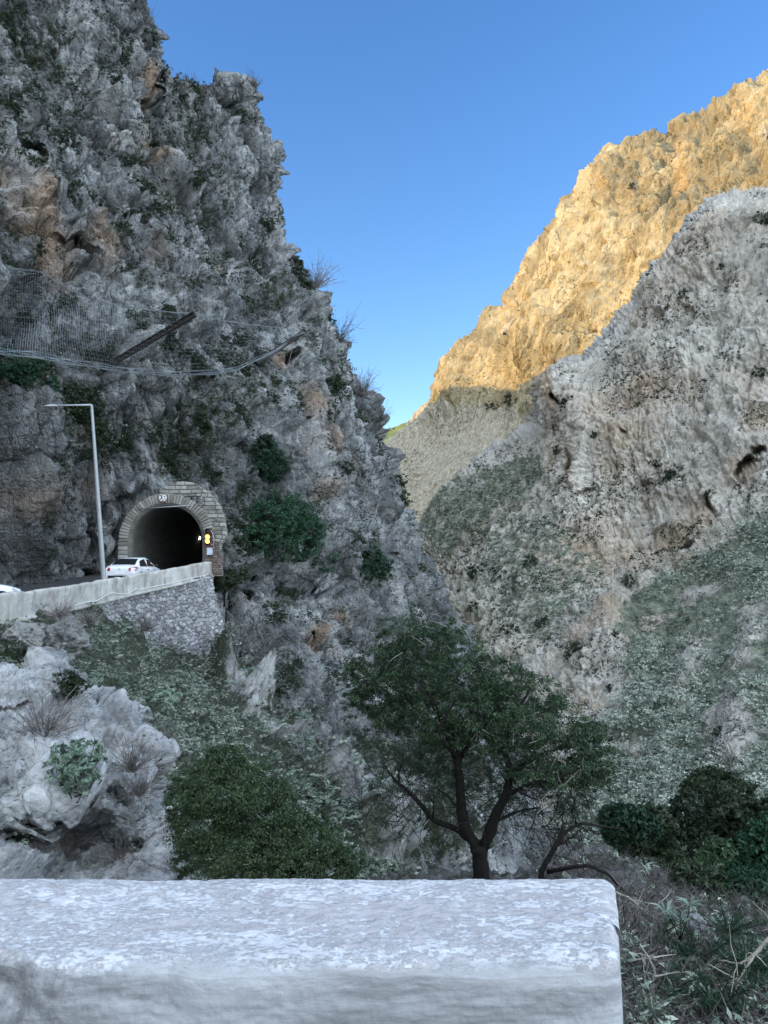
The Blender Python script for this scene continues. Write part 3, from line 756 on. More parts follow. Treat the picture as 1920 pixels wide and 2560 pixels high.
# ---- prototypes of shrubs (unit radius) ----------------------------------------------------
def shrub_mesh(name, n, size, aspect, r, blobs=None, **kw):
    if blobs is None:
        blobs = [(r.uniform(-.35, .35), r.uniform(-.35, .35), r.uniform(.2, .5), r.uniform(.45, .75), r.uniform(.45, .75), r.uniform(.4, .65)) for _ in range(5)]
    v, rn = cloud(blobs, n, size, aspect, r, **kw)
    return quads_mesh(name, v, rn)

def twig_mesh(name, r, n=60, seg=4, rad=.012, spread=1.0, height=1.0, sub=3):
    """bare branching stems, unit size, as thin ribbons of four faces round"""
    m = MB()
    for i in range(n):
        an = r.uniform(0, 6.283); el = r.uniform(.25, 1.35)
        d = np.array([math.cos(an) * math.cos(el) * spread, math.sin(an) * math.cos(el) * spread, math.sin(el) * height])
        p = np.array([r.uniform(-.08, .08), r.uniform(-.08, .08), 0]); pts = [p.copy()]
        L = r.uniform(.6, 1.1) / seg
        for k in range(seg):
            d = d + r.normal(size=3) * .16; p = p + d * L; pts.append(p.copy())
        m.tube(pts, [rad * (1 - .7 * k / seg) for k in range(seg + 1)], 3, False)
        for q in range(sub):
            j = r.integers(1, seg); b = pts[j]; dd = d * .5 + r.normal(size=3) * .45
            m.tube([b, b + dd * .18, b + dd * .34 + r.normal(size=3) * .05], [rad * .5, rad * .4, rad * .2], 3, False)
    me = bpy.data.meshes.new(name); me.from_pydata(m.v, [], m.f); me.update()
    at = me.attributes.new('rnd', 'FLOAT', 'FACE'); at.data.foreach_set('value', np.random.default_rng(3).uniform(0, 1, len(me.polygons)).astype(np.float32))
    return me

def place(name, me, p, s, mat=None, rz=None, sz=1.0, tilt=0.0):
    o = link(name, me)
    if mat is not None and not me.materials: me.materials.append(mat)
    o.location = [float(x) for x in p]
    o.scale = (float(s), float(s), float(s * sz))
    o.rotation_euler = (float(rng.uniform(-tilt, tilt)), float(rng.uniform(-tilt, tilt)), float(rng.uniform(0, 6.28)) if rz is None else rz)
    return o

r1 = np.random.default_rng(11)
DARK = [shrub_mesh('dark_shrub', 1100, .15, .45, r1) for _ in range(4)]
GREEN = [shrub_mesh('green_shrub', 2600, .085, .35, r1, clump=.26) for _ in range(2)]
GREYT = [shrub_mesh('grey_shrub', 900, .12, .22, r1, up=.1) for _ in range(3)]
PALE = [shrub_mesh('pale_shrub', 700, .20, .36, r1, up=.6, outward=.8) for _ in range(3)]
MINI = [shrub_mesh('small_shrub', 260, .26, .5, r1) for _ in range(4)]
SAGEB = [shrub_mesh('bank_shrub', 1500, .10, .30, r1, clump=.26) for _ in range(3)]
SLOPEB = [shrub_mesh('slope_shrub', 800, .14, .4, r1, up=.5) for _ in range(4)]
for q_ in SAGEB: q_.materials.append(MAT['bush_leaf'])
for q_ in SLOPEB: q_.materials.append(MAT['grey_leaf'])
TWIG = [twig_mesh('twiggy_bush', r1, 70) for _ in range(3)]

# ---- stuff: low growth on the left cliff ---------------------------------------------------
def densA(px, py):
    at = A.at['veg'].reshape(A.px.shape)[:, :A.ns]
    nz = fbm(np.stack([px / 45, py / 45, 0 * px], -1), 4, 71)
    tun = ((px < 575) & (px > 180) & (py > 1200) & (py < 1520))
    road = (py > 1400) & (px < 560)
    return sstep(-.12, .50, nz * .75 + (at - .14)) * (~tun) * (~road)
dk = tuft_protos(6, 54, .25, .42, r1)
pa, ax, ay = sample(A, 12500, r1, densA)
Da = depth_of(pa)
merged_tufts('cliff_growth', pa, r1.uniform(.5, 1, len(pa)) ** 1.5 * 24 * Da / 1920, *dk, r1, MAT['dark_leaf'])
gy = tuft_protos(5, 44, .28, .22, r1, up=.1)
pa, ax, ay = sample(A, 3800, r1, lambda x, y: densA(x + 40, y) * .7 + .06 * ((y < 1200) | (x > 600)))
merged_tufts('dry_growth', pa, r1.uniform(8, 20, len(pa)) * depth_of(pa) / 1920, *gy, r1, MAT['grey_leaf'])

# ---- stuff: scrub on the right slope -------------------------------------------------------
sc_t = tuft_protos(6, 64, .24, .42, r1, up=.5, shell=.8, blobs=((0, 0, .45, .85, .85, .75),))
OUTC = [(1530, 1510, 34, 110, 30, 1), (1500, 1620, 40, 60, 20, .9), (1725, 1700, 34, 90, 18, 1), (1840, 1850, 60, 110, 10, 1), (1880, 1600, 40, 80, 15, .8), (1640, 1560, 50, 22, -20, .7), (1600, 1900, 30, 60, 20, .6), (1760, 1480, 60, 18, -25, .7)]
def densC(px, py):
    brk = sstep(-.55, .25, fbm(np.stack([px / 130, py / 110, 0 * px], -1), 3, 91)) * (1 - .93 * blob(px, py, OUTC))
    return brk * (1.0 * softpoly(px, py, polySC) + .15 * softpoly(px, py, polyG2)) * (.12 + .88 * sstep(-.3, .25, fbm(np.stack([px / 34, py / 20, 0 * px], -1), 3, 77)))
pc, cx, cy = sample(M, 9500, r1, densC, 1000, 2000, 1100, 2300)
merged_tufts('hillside_scrub', pc, r1.uniform(.35, 1.0, len(pc)) ** 1.4 * np.interp(cy, [1200, 2100], [17.0, 40]) * depth_of(pc) / 1920, *sc_t, r1, MAT['sage'], squash=.9, jitter=.6)
pc, cx, cy = sample(M, 6500, r1, lambda x, y: 1.0 * softpoly(x, y, polyGR) + .8 * softpoly(x, y, polyG2) + .3 * blob(x, y, [(1250, 1450, 160, 150, 0, 1)]), 1000, 1900, 1050, 1800)
merged_tufts('valley_scrub', pc, r1.uniform(4, 10, len(pc)) * depth_of(pc) / 1920, *tuft_protos(4, 12, .7, .5, r1, up=1.2), r1, MAT['sage'], squash=.4)
pc, cx, cy = sample(M, 6000, r1, lambda x, y: (1 - .8 * softpoly(x, y, polyGR)) * sstep(.0, .5, fbm(np.stack([x / 70, y / 70, 0 * x], -1), 4, 79)) * (1 - softpoly(x, y, polySC)), 1000, 2000, 400, 1700)
merged_tufts('crag_growth', pc, r1.uniform(3, 8, len(pc)) * depth_of(pc) / 1920, *tuft_protos(4, 12, .7, .5, r1), r1, MAT['dark_leaf'], squash=.8)
pc, cx, cy = sample(B, 3800, r1, lambda x, y: sstep(-.1, .6, fbm(np.stack([x / 60, y / 60, 0 * x], -1), 4, 80)), 950, 2000, 150, 1300)
merged_tufts('ridge_growth', pc, r1.uniform(2.5, 6, len(pc)) * depth_of(pc) / 1920, *tuft_protos(4, 10, .75, .5, r1), r1, leaf_mat('ridge_leaf', (.06, .07, .03), (.12, .13, .06), (.22, .22, .11)), squash=.8)

# ---- stuff: silvery scrub on the near slope -------------------------------------------------
nf = tuft_protos(7, 60, .30, .38, r1, up=.6, outward=.8)
def densF(px, py):
    sp = blob(px, py, [(605, 1760, 20, 60, -28, 1), (700, 1880, 20, 60, -35, 1), (810, 2010, 20, 80, -38, 1)])
    return (1 - .97 * sp) * (.35 + .65 * sstep(-.4, .3, fbm(np.stack([px / 40, py / 40, 0 * px], -1), 3, 81)))
pf, fx, fy = sample(F_, 2600, r1, densF, -60, 1000, 1520, 2250)
merged_tufts('slope_scrub', pf, r1.uniform(.6, 1.25, len(pf)) * np.interp(fy, [1550, 2150], [26, 44]) * depth_of(pf) / 1920, *nf, r1, MAT['grey_leaf'], squash=.75)
pf, fx, fy = sample(F_, 900, r1, densF, -60, 1000, 1520, 2250)
merged_tufts('slope_grass', pf, r1.uniform(8, 16, len(pf)) * depth_of(pf) / 1920, *tuft_protos(4, 40, .5, .08, r1, up=0, outward=.2), r1, MAT['scrub'], squash=.9)

# ---- stuff: brushwood on the bank right of the wall ---------------------------------------------
def stick_protos(k, n, r, L=1.0, wd=.02):
    V = []; R = []
    for i in range(k):
        an = r.uniform(0, 6.283, n); el = r.uniform(.1, 1.2, n)
        d = np.stack([np.cos(an) * np.cos(el), np.sin(an) * np.cos(el), np.sin(el)], -1)
        p0 = r.normal(size=(n, 3)) * .28 * np.array([1, 1, .5]); p1 = p0 + d * r.uniform(.3, L, (n, 1)); mid = (p0 + p1) / 2 + r.normal(size=(n, 3)) * .08
        sd = np.cross(d, r.normal(size=(n, 3))); sd /= np.linalg.norm(sd, axis=1, keepdims=True) + 1e-9; sd *= wd
        q1 = np.stack([p0 - sd, p0 + sd, mid + sd * .8, mid - sd * .8], 1); q2 = np.stack([mid - sd * .8, mid + sd * .8, p1 + sd * .3, p1 - sd * .3], 1)
        V.append(np.concatenate([q1, q2], 1).reshape(-1, 3)); R.append(np.repeat(r.uniform(0, 1, n), 2))
    return V, R
ph, hx, hy = sample(H, 1800, r1, lambda x, y: .5 + .5 * (x > 1500), 1300, 2000, 2100, 2800)
merged_tufts('brushwood', ph, r1.uniform(.18, .42, len(ph)), *stick_protos(6, 26, r1, 1.0, .012), r1, MAT['twig'], squash=.8)
ph, hx, hy = sample(H, 1200, r1, lambda x, y: sstep(-.1, .5, fbm(np.stack([x / 90, y / 90, 0 * x], -1), 3, 85) + .75 * sstep(1600, 1800, x) * sstep(2300, 2450, y)), 1300, 2000, 2100, 2800)
merged_tufts('bank_herbs', ph, r1.uniform(.10, .26, len(ph)), *tuft_protos(5, 50, .32, .3, r1, up=.5), r1, MAT['grey_leaf'], squash=.8)
pg, gx_, gy_ = sample(G, 170, r1, lambda x, y: blob(x, y, [(100, 1800, 100, 70, 0, 1), (300, 1900, 70, 50, 0, .7), (330, 2020, 60, 60, 0, .5), (120, 2110, 160, 40, 0, .6), (330, 2150, 90, 60, 0, 1)]), -100, 450, 1640, 2300)
merged_tufts('outcrop_brush', pg, r1.uniform(.10, .24, len(pg)), *stick_protos(5, 26, r1, 1.0, .012), r1, MAT['twig'], squash=.7)

pc, cx, cy = sample(M, 1500, r1, lambda x, y: softpoly(x, y, polySC) * sstep(0, .3, fbm(np.stack([x / 50, y / 30, 0 * x], -1), 3, 87)), 1300, 2000, 1200, 2300)
merged_tufts('dark_scrub', pc, r1.uniform(.4, 1.0, len(pc)) * np.interp(cy, [1200, 2100], [10.0, 22]) * depth_of(pc) / 1920, *dk, r1, MAT['dark_leaf'], squash=.9)
pg, gx_, gy_ = sample(G, 240, r1, lambda x, y: .25 + blob(x, y, [(60, 1760, 100, 50, 0, 1), (330, 1960, 60, 50, 0, .7), (300, 2080, 100, 60, 0, 1), (60, 2050, 80, 40, 0, .8)]), -100, 450, 1640, 2300)
merged_tufts('outcrop_herbs', pg, r1.uniform(.05, .17, len(pg)), *gy, r1, MAT['grey_leaf'], squash=.8)
# ---- individual shrubs --------------------------------------------------------------------
def scatter(sh, n, dens, rpx, protos, mat, name, label, cat, group, r, **kw):
    p, x, y = sample(sh, n, r, dens, **kw)
    for i in range(n):
        s = r.uniform(*rpx) * depth_of(p[i]) / 1920
        o = place(name, protos[r.integers(0, len(protos))], p[i] - np.array([0, 0, .15 * s]), s, mat, tilt=.3)
        tag(o, label, cat, group)
scatter(A, 235, densA, (15, 38), DARK, MAT['dark_leaf'], 'shrub', 'dark evergreen shrub growing from the shaded grey cliff on the left', 'shrub', 'dark shrubs on the left cliff', r1, y1=1900)
scatter(A, 70, lambda x, y: densA(x + 60, y + 30) + .08 * (y < 900) * (x < 900), (12, 24), GREYT, MAT['grey_leaf'], 'dry_shrub', 'grey-green dry shrub rooted in the shaded grey cliff on the left', 'shrub', 'grey shrubs on the left cliff', r1, y1=1900)
scatter(M, 130, lambda x, y: (1 - softpoly(x, y, polySC)) * (.4 + sstep(-.1, .5, fbm(np.stack([x / 70, y / 70, 0 * x], -1), 3, 79))), (4, 9), MINI, MAT['dark_leaf'], 'rock_shrub', 'small dark bush dotted on the pale rock face of the right mountain', 'bush', 'bushes dotted on the right rock face', r1, x0=1100, y0=480, y1=1500)
scatter(B, 40, lambda x, y: sstep(-.1, .5, fbm(np.stack([x / 80, y / 80, 0 * x], -1), 3, 99)), (3, 6), MINI, None, 'ridge_shrub', 'tiny bush on the golden sunlit ridge', 'bush', 'bushes on the sunlit ridge', r1, x0=1120, y0=200, y1=960)
scatter(M, 210, lambda x, y: softpoly(x, y, polySC), (11, 22), SLOPEB, None, 'slope_shrub', 'rounded grey-green bush on the scrub slope at the right', 'bush', 'bushes on the right scrub slope', r1, x0=1350, y0=1280, y1=2250)
scatter(H, 34, lambda x, y: 1.0 * (x > 1620) * (y > 2330), (40, 90), SAGEB, None, 'bank_shrub', 'low leafy green bush on the bank right of the white wall', 'bush', 'low bushes on the near bank', r1, x0=1600, y0=2250, y1=2600)
scatter(F_, 70, densF, (22, 40), PALE, MAT['pale_leaf'], 'silver_shrub', 'silvery green shrub on the scrubby slope below the road parapet', 'shrub', 'silvery shrubs on the near slope', r1, x0=150, x1=900, y0=1580, y1=2150)

for (x, y, rp, lab) in [(1433, 1025, 30, 'dark tree beside the reddish slit cave, on the left shoulder of the right mountain'), (1496, 1093, 22, 'dark rounded tree right of the bulging column on the right mountain face'),
        (1399, 1132, 19, 'narrow dark bush below the reddish slit cave of the right mountain'), (1804, 668, 22, 'largest dark bush on the upper right mountain face'), (1711, 742, 22, 'dark bush below a pinkish patch high on the right mountain'),
        (1898, 943, 26, 'dark bush at the right border of the photo on the rock face'), (1671, 1192, 30, 'biggest dark tree in the middle of the right rock face'), (1637, 1147, 20, 'dark bush just above the biggest tree on the right rock face'),
        (1909, 575, 32, 'dark thicket near the summit of the grey right mountain'), (1181, 1432, 27, 'round dark tree low in the valley beside the left cliff edge'), (1242, 1438, 20, 'dark upright tree between two round trees low in the valley'),
        (1333, 1430, 32, 'large dark tree on the pale spur in the middle of the valley'), (1193, 1535, 26, 'dark tree deep in the valley above the big foreground tree'), (1300, 1600, 34, 'dark tree beside the vertical rock fins in the valley'),
        (1447, 1640, 38, 'dark wide bush on top of the orange rock patch'), (1359, 1572, 30, 'dark bush on the ledge left of the orange rock patch'), (1570, 1462, 24, 'grey-green tree on the tip of the pale rock rib'),
        (1634, 1374, 17, 'small dark tree left of the lower cave in the right rock face'), (1535, 1605, 17, 'round dark bush on the pale rock rib of the scrub slope'), (1529, 1733, 20, 'dark bush on the orange rock patch'), (1810, 1845, 24, 'dark upright bush on the scrub slope at right'),
        (1756, 875, 11, 'small dark bush in the centre of the upper right mountain face'), (1600, 1034, 12, 'small dark bush halfway up the right mountain, right of the columns'), (1131, 1465, 15, 'small dark tree nearest the left cliff edge in the valley'), (1780, 1240, 20, 'grey-green bush under the large arched cave'), (1850, 1225, 14, 'green bush inside the large arched cave at the right')]:
    p = surf(M, x, y); s = rp * depth_of(p) / 1920
    o = place('mountain_tree', DARK[int(rng.integers(0, 4))], p - np.array([0, 0, .3 * s]), s, MAT['dark_leaf'], sz=1.1)
    tag(o, lab, 'tree' if 'tree' in lab else 'bush')
for (x, y, rp, lab) in [(1277, 1005, 26, 'dark green thicket on the shaded slope just under the sunlit cliff'), (1235, 1024, 24, 'grey-green thicket left of the one under the sunlit cliff'), (1308, 1013, 15, 'smaller bush right of the thickets under the sunlit cliff'),
        (1254, 830, 16, 'green bush in the gully of the sunlit ridge'), (1246, 862, 15, 'lower green bush in the gully of the sunlit ridge'), (1688, 399, 15, 'green bush in the crack high on the sunlit ridge'), (1575, 461, 14, 'olive bush on the upper middle of the sunlit ridge'), (1909, 314, 16, 'green bush near the upper right corner of the sunlit ridge')]:
    p = surf(B, x, y); s = rp * depth_of(p) / 1920
    tag(place('ridge_bush', DARK[int(rng.integers(0, 4))], p - np.array([0, 0, .3 * s]), s, MAT['dark_leaf']), lab, 'bush')

# larger trees rooted in the left cliff
def crown_tree(name, base, blobs, n, size, aspect, mat, label, cat, trunk=None, r=r1, **kw):
    root = empty(name, base)
    tag(root, label, cat)
    v, rn = cloud([(b[0] - base[0], b[1] - base[1], b[2] - base[2]) + tuple(b[3:]) for b in blobs], n, size, aspect, r, **kw)
    link('crown', quads_mesh('crown', v, rn), mat, root)
    m = MB()
    cen = np.array([b[:3] for b in blobs]) - base
    top = cen.mean(0)
    tr = trunk or .1
    m.tube([(0, 0, -.3), top * .35, top * .8], [tr, tr * .8, tr * .5], 7)
    for c_ in cen:
        m.tube([top * .4, (top * .4 + c_) / 2 + r.normal(size=3) * .08, c_], [tr * .6, tr * .4, tr * .15], 5)
    m.build('trunk', MAT['bark'], root, True)
    return root
def on(sh, x, y, rp, k=1.0, up=0):
    p = surf(sh, x, y); D = depth_of(p) - rp * .25 * depth_of(p) / 1920
    q = P3(x, y, D); rr = rp * D / 1920
    return (q[0], q[1], q[2], rr, rr, rr * k)
crown_tree('evergreen_tree', surf(A, 700, 1400), [on(A, 735, 1290, 55), on(A, 745, 1350, 60), on(A, 810, 1400, 34), on(A, 690, 1265, 50), on(A, 660, 1300, 55), on(A, 720, 1310, 55), on(A, 700, 1350, 60), on(A, 770, 1330, 45), on(A, 790, 1370, 35), on(A, 640, 1350, 40)], 16000, .28, .35, MAT['pine_leaf'], 'large deep green tree growing from the cliff right of the tunnel', 'tree', .14, clump=.3)
crown_tree('evergreen_tree', surf(A, 672, 1190), [on(A, 665, 1130, 36), on(A, 685, 1165, 40), on(A, 655, 1170, 30), on(A, 668, 1105, 22)], 7000, .26, .35, MAT['pine_leaf'], 'deep green tree on the cliff above and right of the tunnel', 'tree', .1, clump=.3)
crown_tree('evergreen_tree', surf(A, 215, 1070), [on(A, 180, 1000, 44), on(A, 220, 1015, 44), on(A, 230, 1060, 40), on(A, 150, 1040, 30), on(A, 250, 1090, 30)], 7000, .22, .4, MAT['dark_leaf'], 'dark evergreen tree on the cliff behind the street lamp arm', 'tree', .1)
crown_tree('evergreen_tree', surf(A, 940, 1450), [on(A, 930, 1395, 32), on(A, 950, 1415, 32), on(A, 920, 1425, 28)], 5000, .26, .4, MAT['pine_leaf'], 'dark green tree on the outer edge of the cliff, low down', 'tree', .1)
crown_tree('evergreen_tree', surf(A, 565, 1480), [on(A, 560, 1450, 34, .7), on(A, 595, 1440, 26, .8), on(A, 535, 1465, 20, .8)], 5000, .2, .4, MAT['dark_leaf'], 'dark spreading shrub tree at the corner where the parapet ends', 'tree', .08)
crown_tree('evergreen_tree', surf(A, 755, 770), [on(A, 748, 690, 24), on(A, 755, 725, 28), on(A, 770, 750, 26), on(A, 740, 660, 18)], 5000, .34, .4, MAT['dark_leaf'], 'green tree on the sky edge of the left cliff above the net', 'tree', .1)
crown_tree('evergreen_tree', surf(A, 30, 940), [on(A, 20, 905, 40), on(A, 60, 935, 34), on(A, 110, 960, 34), on(A, 90, 915, 26)], 6000, .2, .4, MAT['pine_leaf'], 'dark green tree under the net at the left border of the photo', 'tree', .1)
crown_tree('evergreen_tree', surf(A, 830, 985), [on(A, 832, 965, 24), on(A, 820, 985, 20)], 2600, .26, .4, MAT['dark_leaf'], 'lone round bush tree on the bare upper cliff right of the net', 'tree', .1)
for (x, y, rp, lab) in [(772, 735, 40, 'leafless tree against the sky highest on the slanting cliff edge'), (868, 848, 46, 'leafless tree against the sky halfway down the slanting cliff edge'), (925, 980, 40, 'leafless tree against the sky above the gap to the far hill'), (965, 1045, 26, 'smallest leafless tree against the sky at the low end of the cliff edge'),
        (408, 70, 26, 'leafless shrub against the sky near the top of the cliff'), (490, 212, 28, 'leafless tree on the ledge of the cliff skyline, left of the rock horn'), (610, 232, 20, 'leafless bush beside the rock horn on the cliff skyline'), (540, 232, 26, 'leafless bush between the ledge tree and the rock horn on the skyline')]:
    p = surf(A, x, y); s = rp * 1.5 * depth_of(p) / 1920
    o = place('bare_tree', TWIG[int(rng.integers(0, 3))], p, s, MAT['twig'], sz=1.2); tag(o, lab, 'tree')
#@@NEXT
# ---- road, parapet, retaining wall ---------------------------------------------------------
par = np.array([(-260, 1522, 21), (-150, 1505, 22.5), (0, 1486, 25.5), (63, 1480, 27.5), (127, 1470, 29.5), (200, 1461, 32.5), (268, 1450, 36), (340, 1437, 39.5), (420, 1424, 43.5), (480, 1412, 46.5), (533, 1403, 50)], float)
ptop = P3(par[:, 0], par[:, 1], par[:, 2])
def path(pts, n):
    d = np.r_[0, np.cumsum(np.linalg.norm(np.diff(pts, axis=0), axis=1))]; t = np.linspace(0, d[-1], n)
    q = np.stack([np.interp(t, d, pts[:, k]) for k in range(3)], -1)
    ker = np.ones(9) / 9; pad = np.pad(q, ((4, 4), (0, 0)), 'edge')
    pad[:4] = q[0] + (np.arange(-4, 0)[:, None]) * (q[1] - q[0]); pad[-4:] = q[-1] + (np.arange(1, 5)[:, None]) * (q[-1] - q[-2])
    return np.stack([np.convolve(pad[:, k], ker, 'valid') for k in range(3)], -1), t
pp, pt = path(ptop, 420)
tg = np.gradient(pp, axis=0); tg[:, 2] = 0; tg /= np.linalg.norm(tg, axis=1, keepdims=True)
inn = np.stack([-tg[:, 1], tg[:, 0], 0 * tg[:, 0]], -1)     # to the left of travel, towards the cliff
asphalt = plain('worn_asphalt', (.055, .055, .057), .9, 0, .25, 3, .3, .01)
rd = np.concatenate([pp - [0, 0, .85], [[-11.3, 60, .7], [-11.0, 90, 1.2], [-10, 130, 1.6]]])
rin = np.concatenate([inn, [[-1, 0, 0]] * 3])
pre = np.array([[-9, 8, -.35], [-5, 0, -.05]])
rd = np.concatenate([[[-8.0, 12, -.4]], rd]); rin = np.concatenate([[[-1, .2, 0]], rin])
k = np.linspace(0, 1, 12)[None, :, None]
RP = rd[:, None] + rin[:, None] * 8.0 * k + np.array([0, 0, .04]) * np.sin(k * math.pi)
RP[:, 0 if True else 0] += 0
me = mesh_np('road', RP.reshape(-1, 3), grid_faces(*RP.shape[:2])[:, ::-1])
tag(link('road', me, asphalt), kind='structure')
cz = MB(); cz.box((-3.5, -6.45, -.06), (22, 15, .12)); tag(cz.build('pavement', asphalt), kind='structure')

def conc_mat(name, c1, c2, c3):
    m, nt, b = new_mat(name); g = NT(nt); pos = g.n('ShaderNodeNewGeometry').outputs['Position']
    n = g.noise(pos, .9, 8, .65); n2 = g.noise(g.mapping(pos, (1.2, 1.2, 1.6)), 1, 7, .7)
    col = g.ramp(g.math('ADD', g.math('MULTIPLY', n, .5), g.math('MULTIPLY', n2, .5)), [(.36, c1), (.5, c2), (.62, c3)])
    col = g.mix(g.f(g.noise(g.mapping(pos, (1.6, 1.6, .5), (4, 4, 4)), 1, 6, .7), .52, .68, 0, .6), col, tuple(x * .45 for x in c1))
    g.l(col, b.inputs['Base Color']); b.inputs['Roughness'].default_value = .9
    g.bump(g.noise(pos, 9, 8, .7), .6, .02, b)
    return m
conc = conc_mat('weathered_concrete', (.30, .28, .25), (.46, .44, .40), (.62, .61, .58))
# parapet profile: outer face bottom -> ledge -> face -> rounded top -> inner face
prof = [(-.12, -1.02), (-.13, -.93), (-.02, -.91), (0, -.84), (0, -.5), (0, -.1), (.02, -.02), (.07, .0), (.2, .01), (.27, -.02), (.30, -.1), (.30, -.86)]
pr2 = resample(prof, 60)
ang = wnoise(pp * 1.2)
W = pp[:, None] + inn[:, None] * pr2[None, :, :1] + np.array([0, 0, 1.]) * pr2[None, :, 1:]
topw = sstep(-.3, 0, pr2[:, 1])[None]
W[..., 2] += topw * (.035 * fbm(pp * np.array([1.1, 1.1, 0]) , 3, 501)[:, None])
W += (inn * -1)[:, None] * (.02 * fbm(W * 3, 4, 503) - .03 * np.exp(-(np.mod(pt, 4.1) - 2) ** 2 / .004)[:, None] * (1 - topw * .5))[..., None]
me = mesh_np('parapet', W.reshape(-1, 3), grid_faces(*W.shape[:2]), smooth=True)
par_o = link('parapet', me, conc)
tag(par_o, 'long weathered whitish concrete parapet curving along the road to the tunnel', 'parapet')
mC = MB(); ii = list(range(150, 415, 5)); z_ = [-.84 + .0 * i for i in ii]
cab = []
for j, i in enumerate(ii):
    t_ = j / len(ii); sag = -.62 - .26 * (1 - t_) if t_ < .12 else (-.80 + .10 * math.sin(t_ * 30) * (t_ < .45) - .04 * (t_ > .45))
    cab.append(pp[i] - inn[i] * .05 + np.array([0, 0, sag + .05]))
mC.tube(cab, .022, 6)
tag(mC.build('cable', plain('white_cable', (.7, .7, .7), .6)), 'pale cable hanging in loops along the outer face of the road parapet', 'cable')

# rubble retaining wall
def stone_wall(name, top, bot, nu, nv, cell, mat, amp, label, cat, off=0.0, seed=600):
    T = resample(top, nu); Bt = resample(bot, nu)
    v = np.linspace(0, 1, nv)[None, :, None]
    q = T[:, None] + (Bt - T)[:, None] * v
    P = P3(q[..., 0], q[..., 1], q[..., 2])
    dr = np.gradient(P, axis=0); dc = np.gradient(P, axis=1)
    N = np.cross(dr, dc); N /= np.linalg.norm(N, axis=-1, keepdims=True) + 1e-9
    if ((CAM - P) * N).sum(-1).mean() < 0: N = -N
    f1, f2, h, of = worley(P / cell * np.array([1, 1, 1.15]) + .12 * wnoise(P * 4), seed)
    edge = sstep(0.0, .22, f2 - f1)
    d = amp * (edge * (.6 + .8 * h[..., 0]) + .5 * (of * (h - .5)).sum(-1) * edge) + .25 * fbm(P / 1.7, 2, seed + 3) * (1 + 0 * edge) * .5 + .02 * fbm(P * 6, 3, seed + 9)
    P = P + N * d[..., None]
    me = mesh_np(name, P.reshape(-1, 3), grid_faces(nu, nv), {'rnd': h[..., 1].ravel() * .8 + .2 * h[..., 2].ravel(), 'joint': (1 - sstep(0.02, .12, f2 - f1)).ravel()})
    o = link(name, me, mat); tag(o, label, cat)
    return o
def stone_mat(name, c1, c2, c3, cj, sc=1):
    m, nt, b = new_mat(name); g = NT(nt); pos = g.n('ShaderNodeNewGeometry').outputs['Position']
    col = g.ramp(g.attr('rnd'), [(.1, c1), (.5, c2), (.9, c3)])
    n = g.noise(pos, 2.5 / sc, 8, .7)
    col = g.mix(g.f(n, .40, .62, 0, .55), col, tuple(x * .5 for x in c1))
    col = g.mix(g.f(g.attr('joint'), .2, .8, 0, .9), col, cj)
    g.l(col, b.inputs['Base Color']); b.inputs['Roughness'].default_value = .93
    g.bump(g.noise(pos, 12 / sc, 6, .7), .6, .03, b)
    return m
rub = stone_mat('grey_rubble', (.17, .165, .17), (.29, .285, .295), (.44, .435, .445), (.07, .068, .066))
stone_wall('retaining_wall', [(182, 1522, 32.1), (250, 1505, 35.1), (300, 1493, 38), (350, 1480, 40.4), (420, 1462, 43.6), (480, 1447, 46.6), (528, 1434, 49.6)],
           [(215, 1590, 31.4), (290, 1620, 34), (330, 1640, 36.5), (400, 1668, 39.5), (445, 1690, 41.5), (500, 1675, 43.5), (566, 1632, 46.0)], 560, 400, .27, rub, .085,
           'rough grey rubble stone retaining wall under the road parapet', 'retaining wall')

# ---- tunnel portal ------------------------------------------------------------------------------
PY = 50.0
def pl(px, py, Y=PY):
    y = (1280 - py) / 1920; D = Y / (cp - sp_ * y)
    return P3(px, py, D)
c0 = pl(417, 1354); R0 = 97 / 1920 * PY; ROADZ = .62
portal = empty('tunnel_portal', (c0[0], PY, ROADZ))
tag(portal, 'stone arched road tunnel mouth set in the grey cliff', 'tunnel')
OFF = np.array([c0[0], PY, ROADZ])
def stone_mat2(name, c1, c2, c3):
    m, nt, b = new_mat(name); g = NT(nt); pos = g.n('ShaderNodeNewGeometry').outputs['Position']
    col = g.ramp(g.attr('rnd'), [(0, c1), (.5, c2), (1, c3)])
    col = g.mix(g.f(g.noise(pos, 3, 8, .7), .42, .66, 0, .5), col, tuple(x * .45 for x in c1))
    col = g.mix(g.f(g.attr('joint'), .3, .8, 0, .85), col, (.10, .095, .09))
    g.l(col, b.inputs['Base Color']); b.inputs['Roughness'].default_value = .9
    g.bump(g.noise(pos, 14, 6, .7), .6, .02, b)
    return m
vsm = stone_mat2('voussoir_stone', (.20, .185, .165), (.28, .265, .24), (.38, .36, .33))
fsm = stone_mat2('coursed_stone', (.20, .193, .172), (.29, .282, .25), (.41, .402, .365))
def wedge_mesh(stones):
    V = []; Fc = []; rn = []
    for q, rr in stones:       # q: 8 corners front 4 then back 4
        b = len(V); V += [tuple(x) for x in q]
        Fc += [(b, b + 1, b + 2, b + 3), (b + 7, b + 6, b + 5, b + 4), (b, b + 4, b + 5, b + 1), (b + 1, b + 5, b + 6, b + 2), (b + 2, b + 6, b + 7, b + 3), (b + 3, b + 7, b + 4, b)]
        rn += [rr] * 6
    me = mesh_np('stones', np.array(V), np.array(Fc), {'rnd': np.array(rn), 'joint': np.zeros(len(rn))})
    return me
def fr(a, r_, y): return np.array([c0[0] + r_ * math.cos(a), y, c0[2] + r_ * math.sin(a)]) - OFF
st = []; na = 44; rr_ = np.random.default_rng(5)
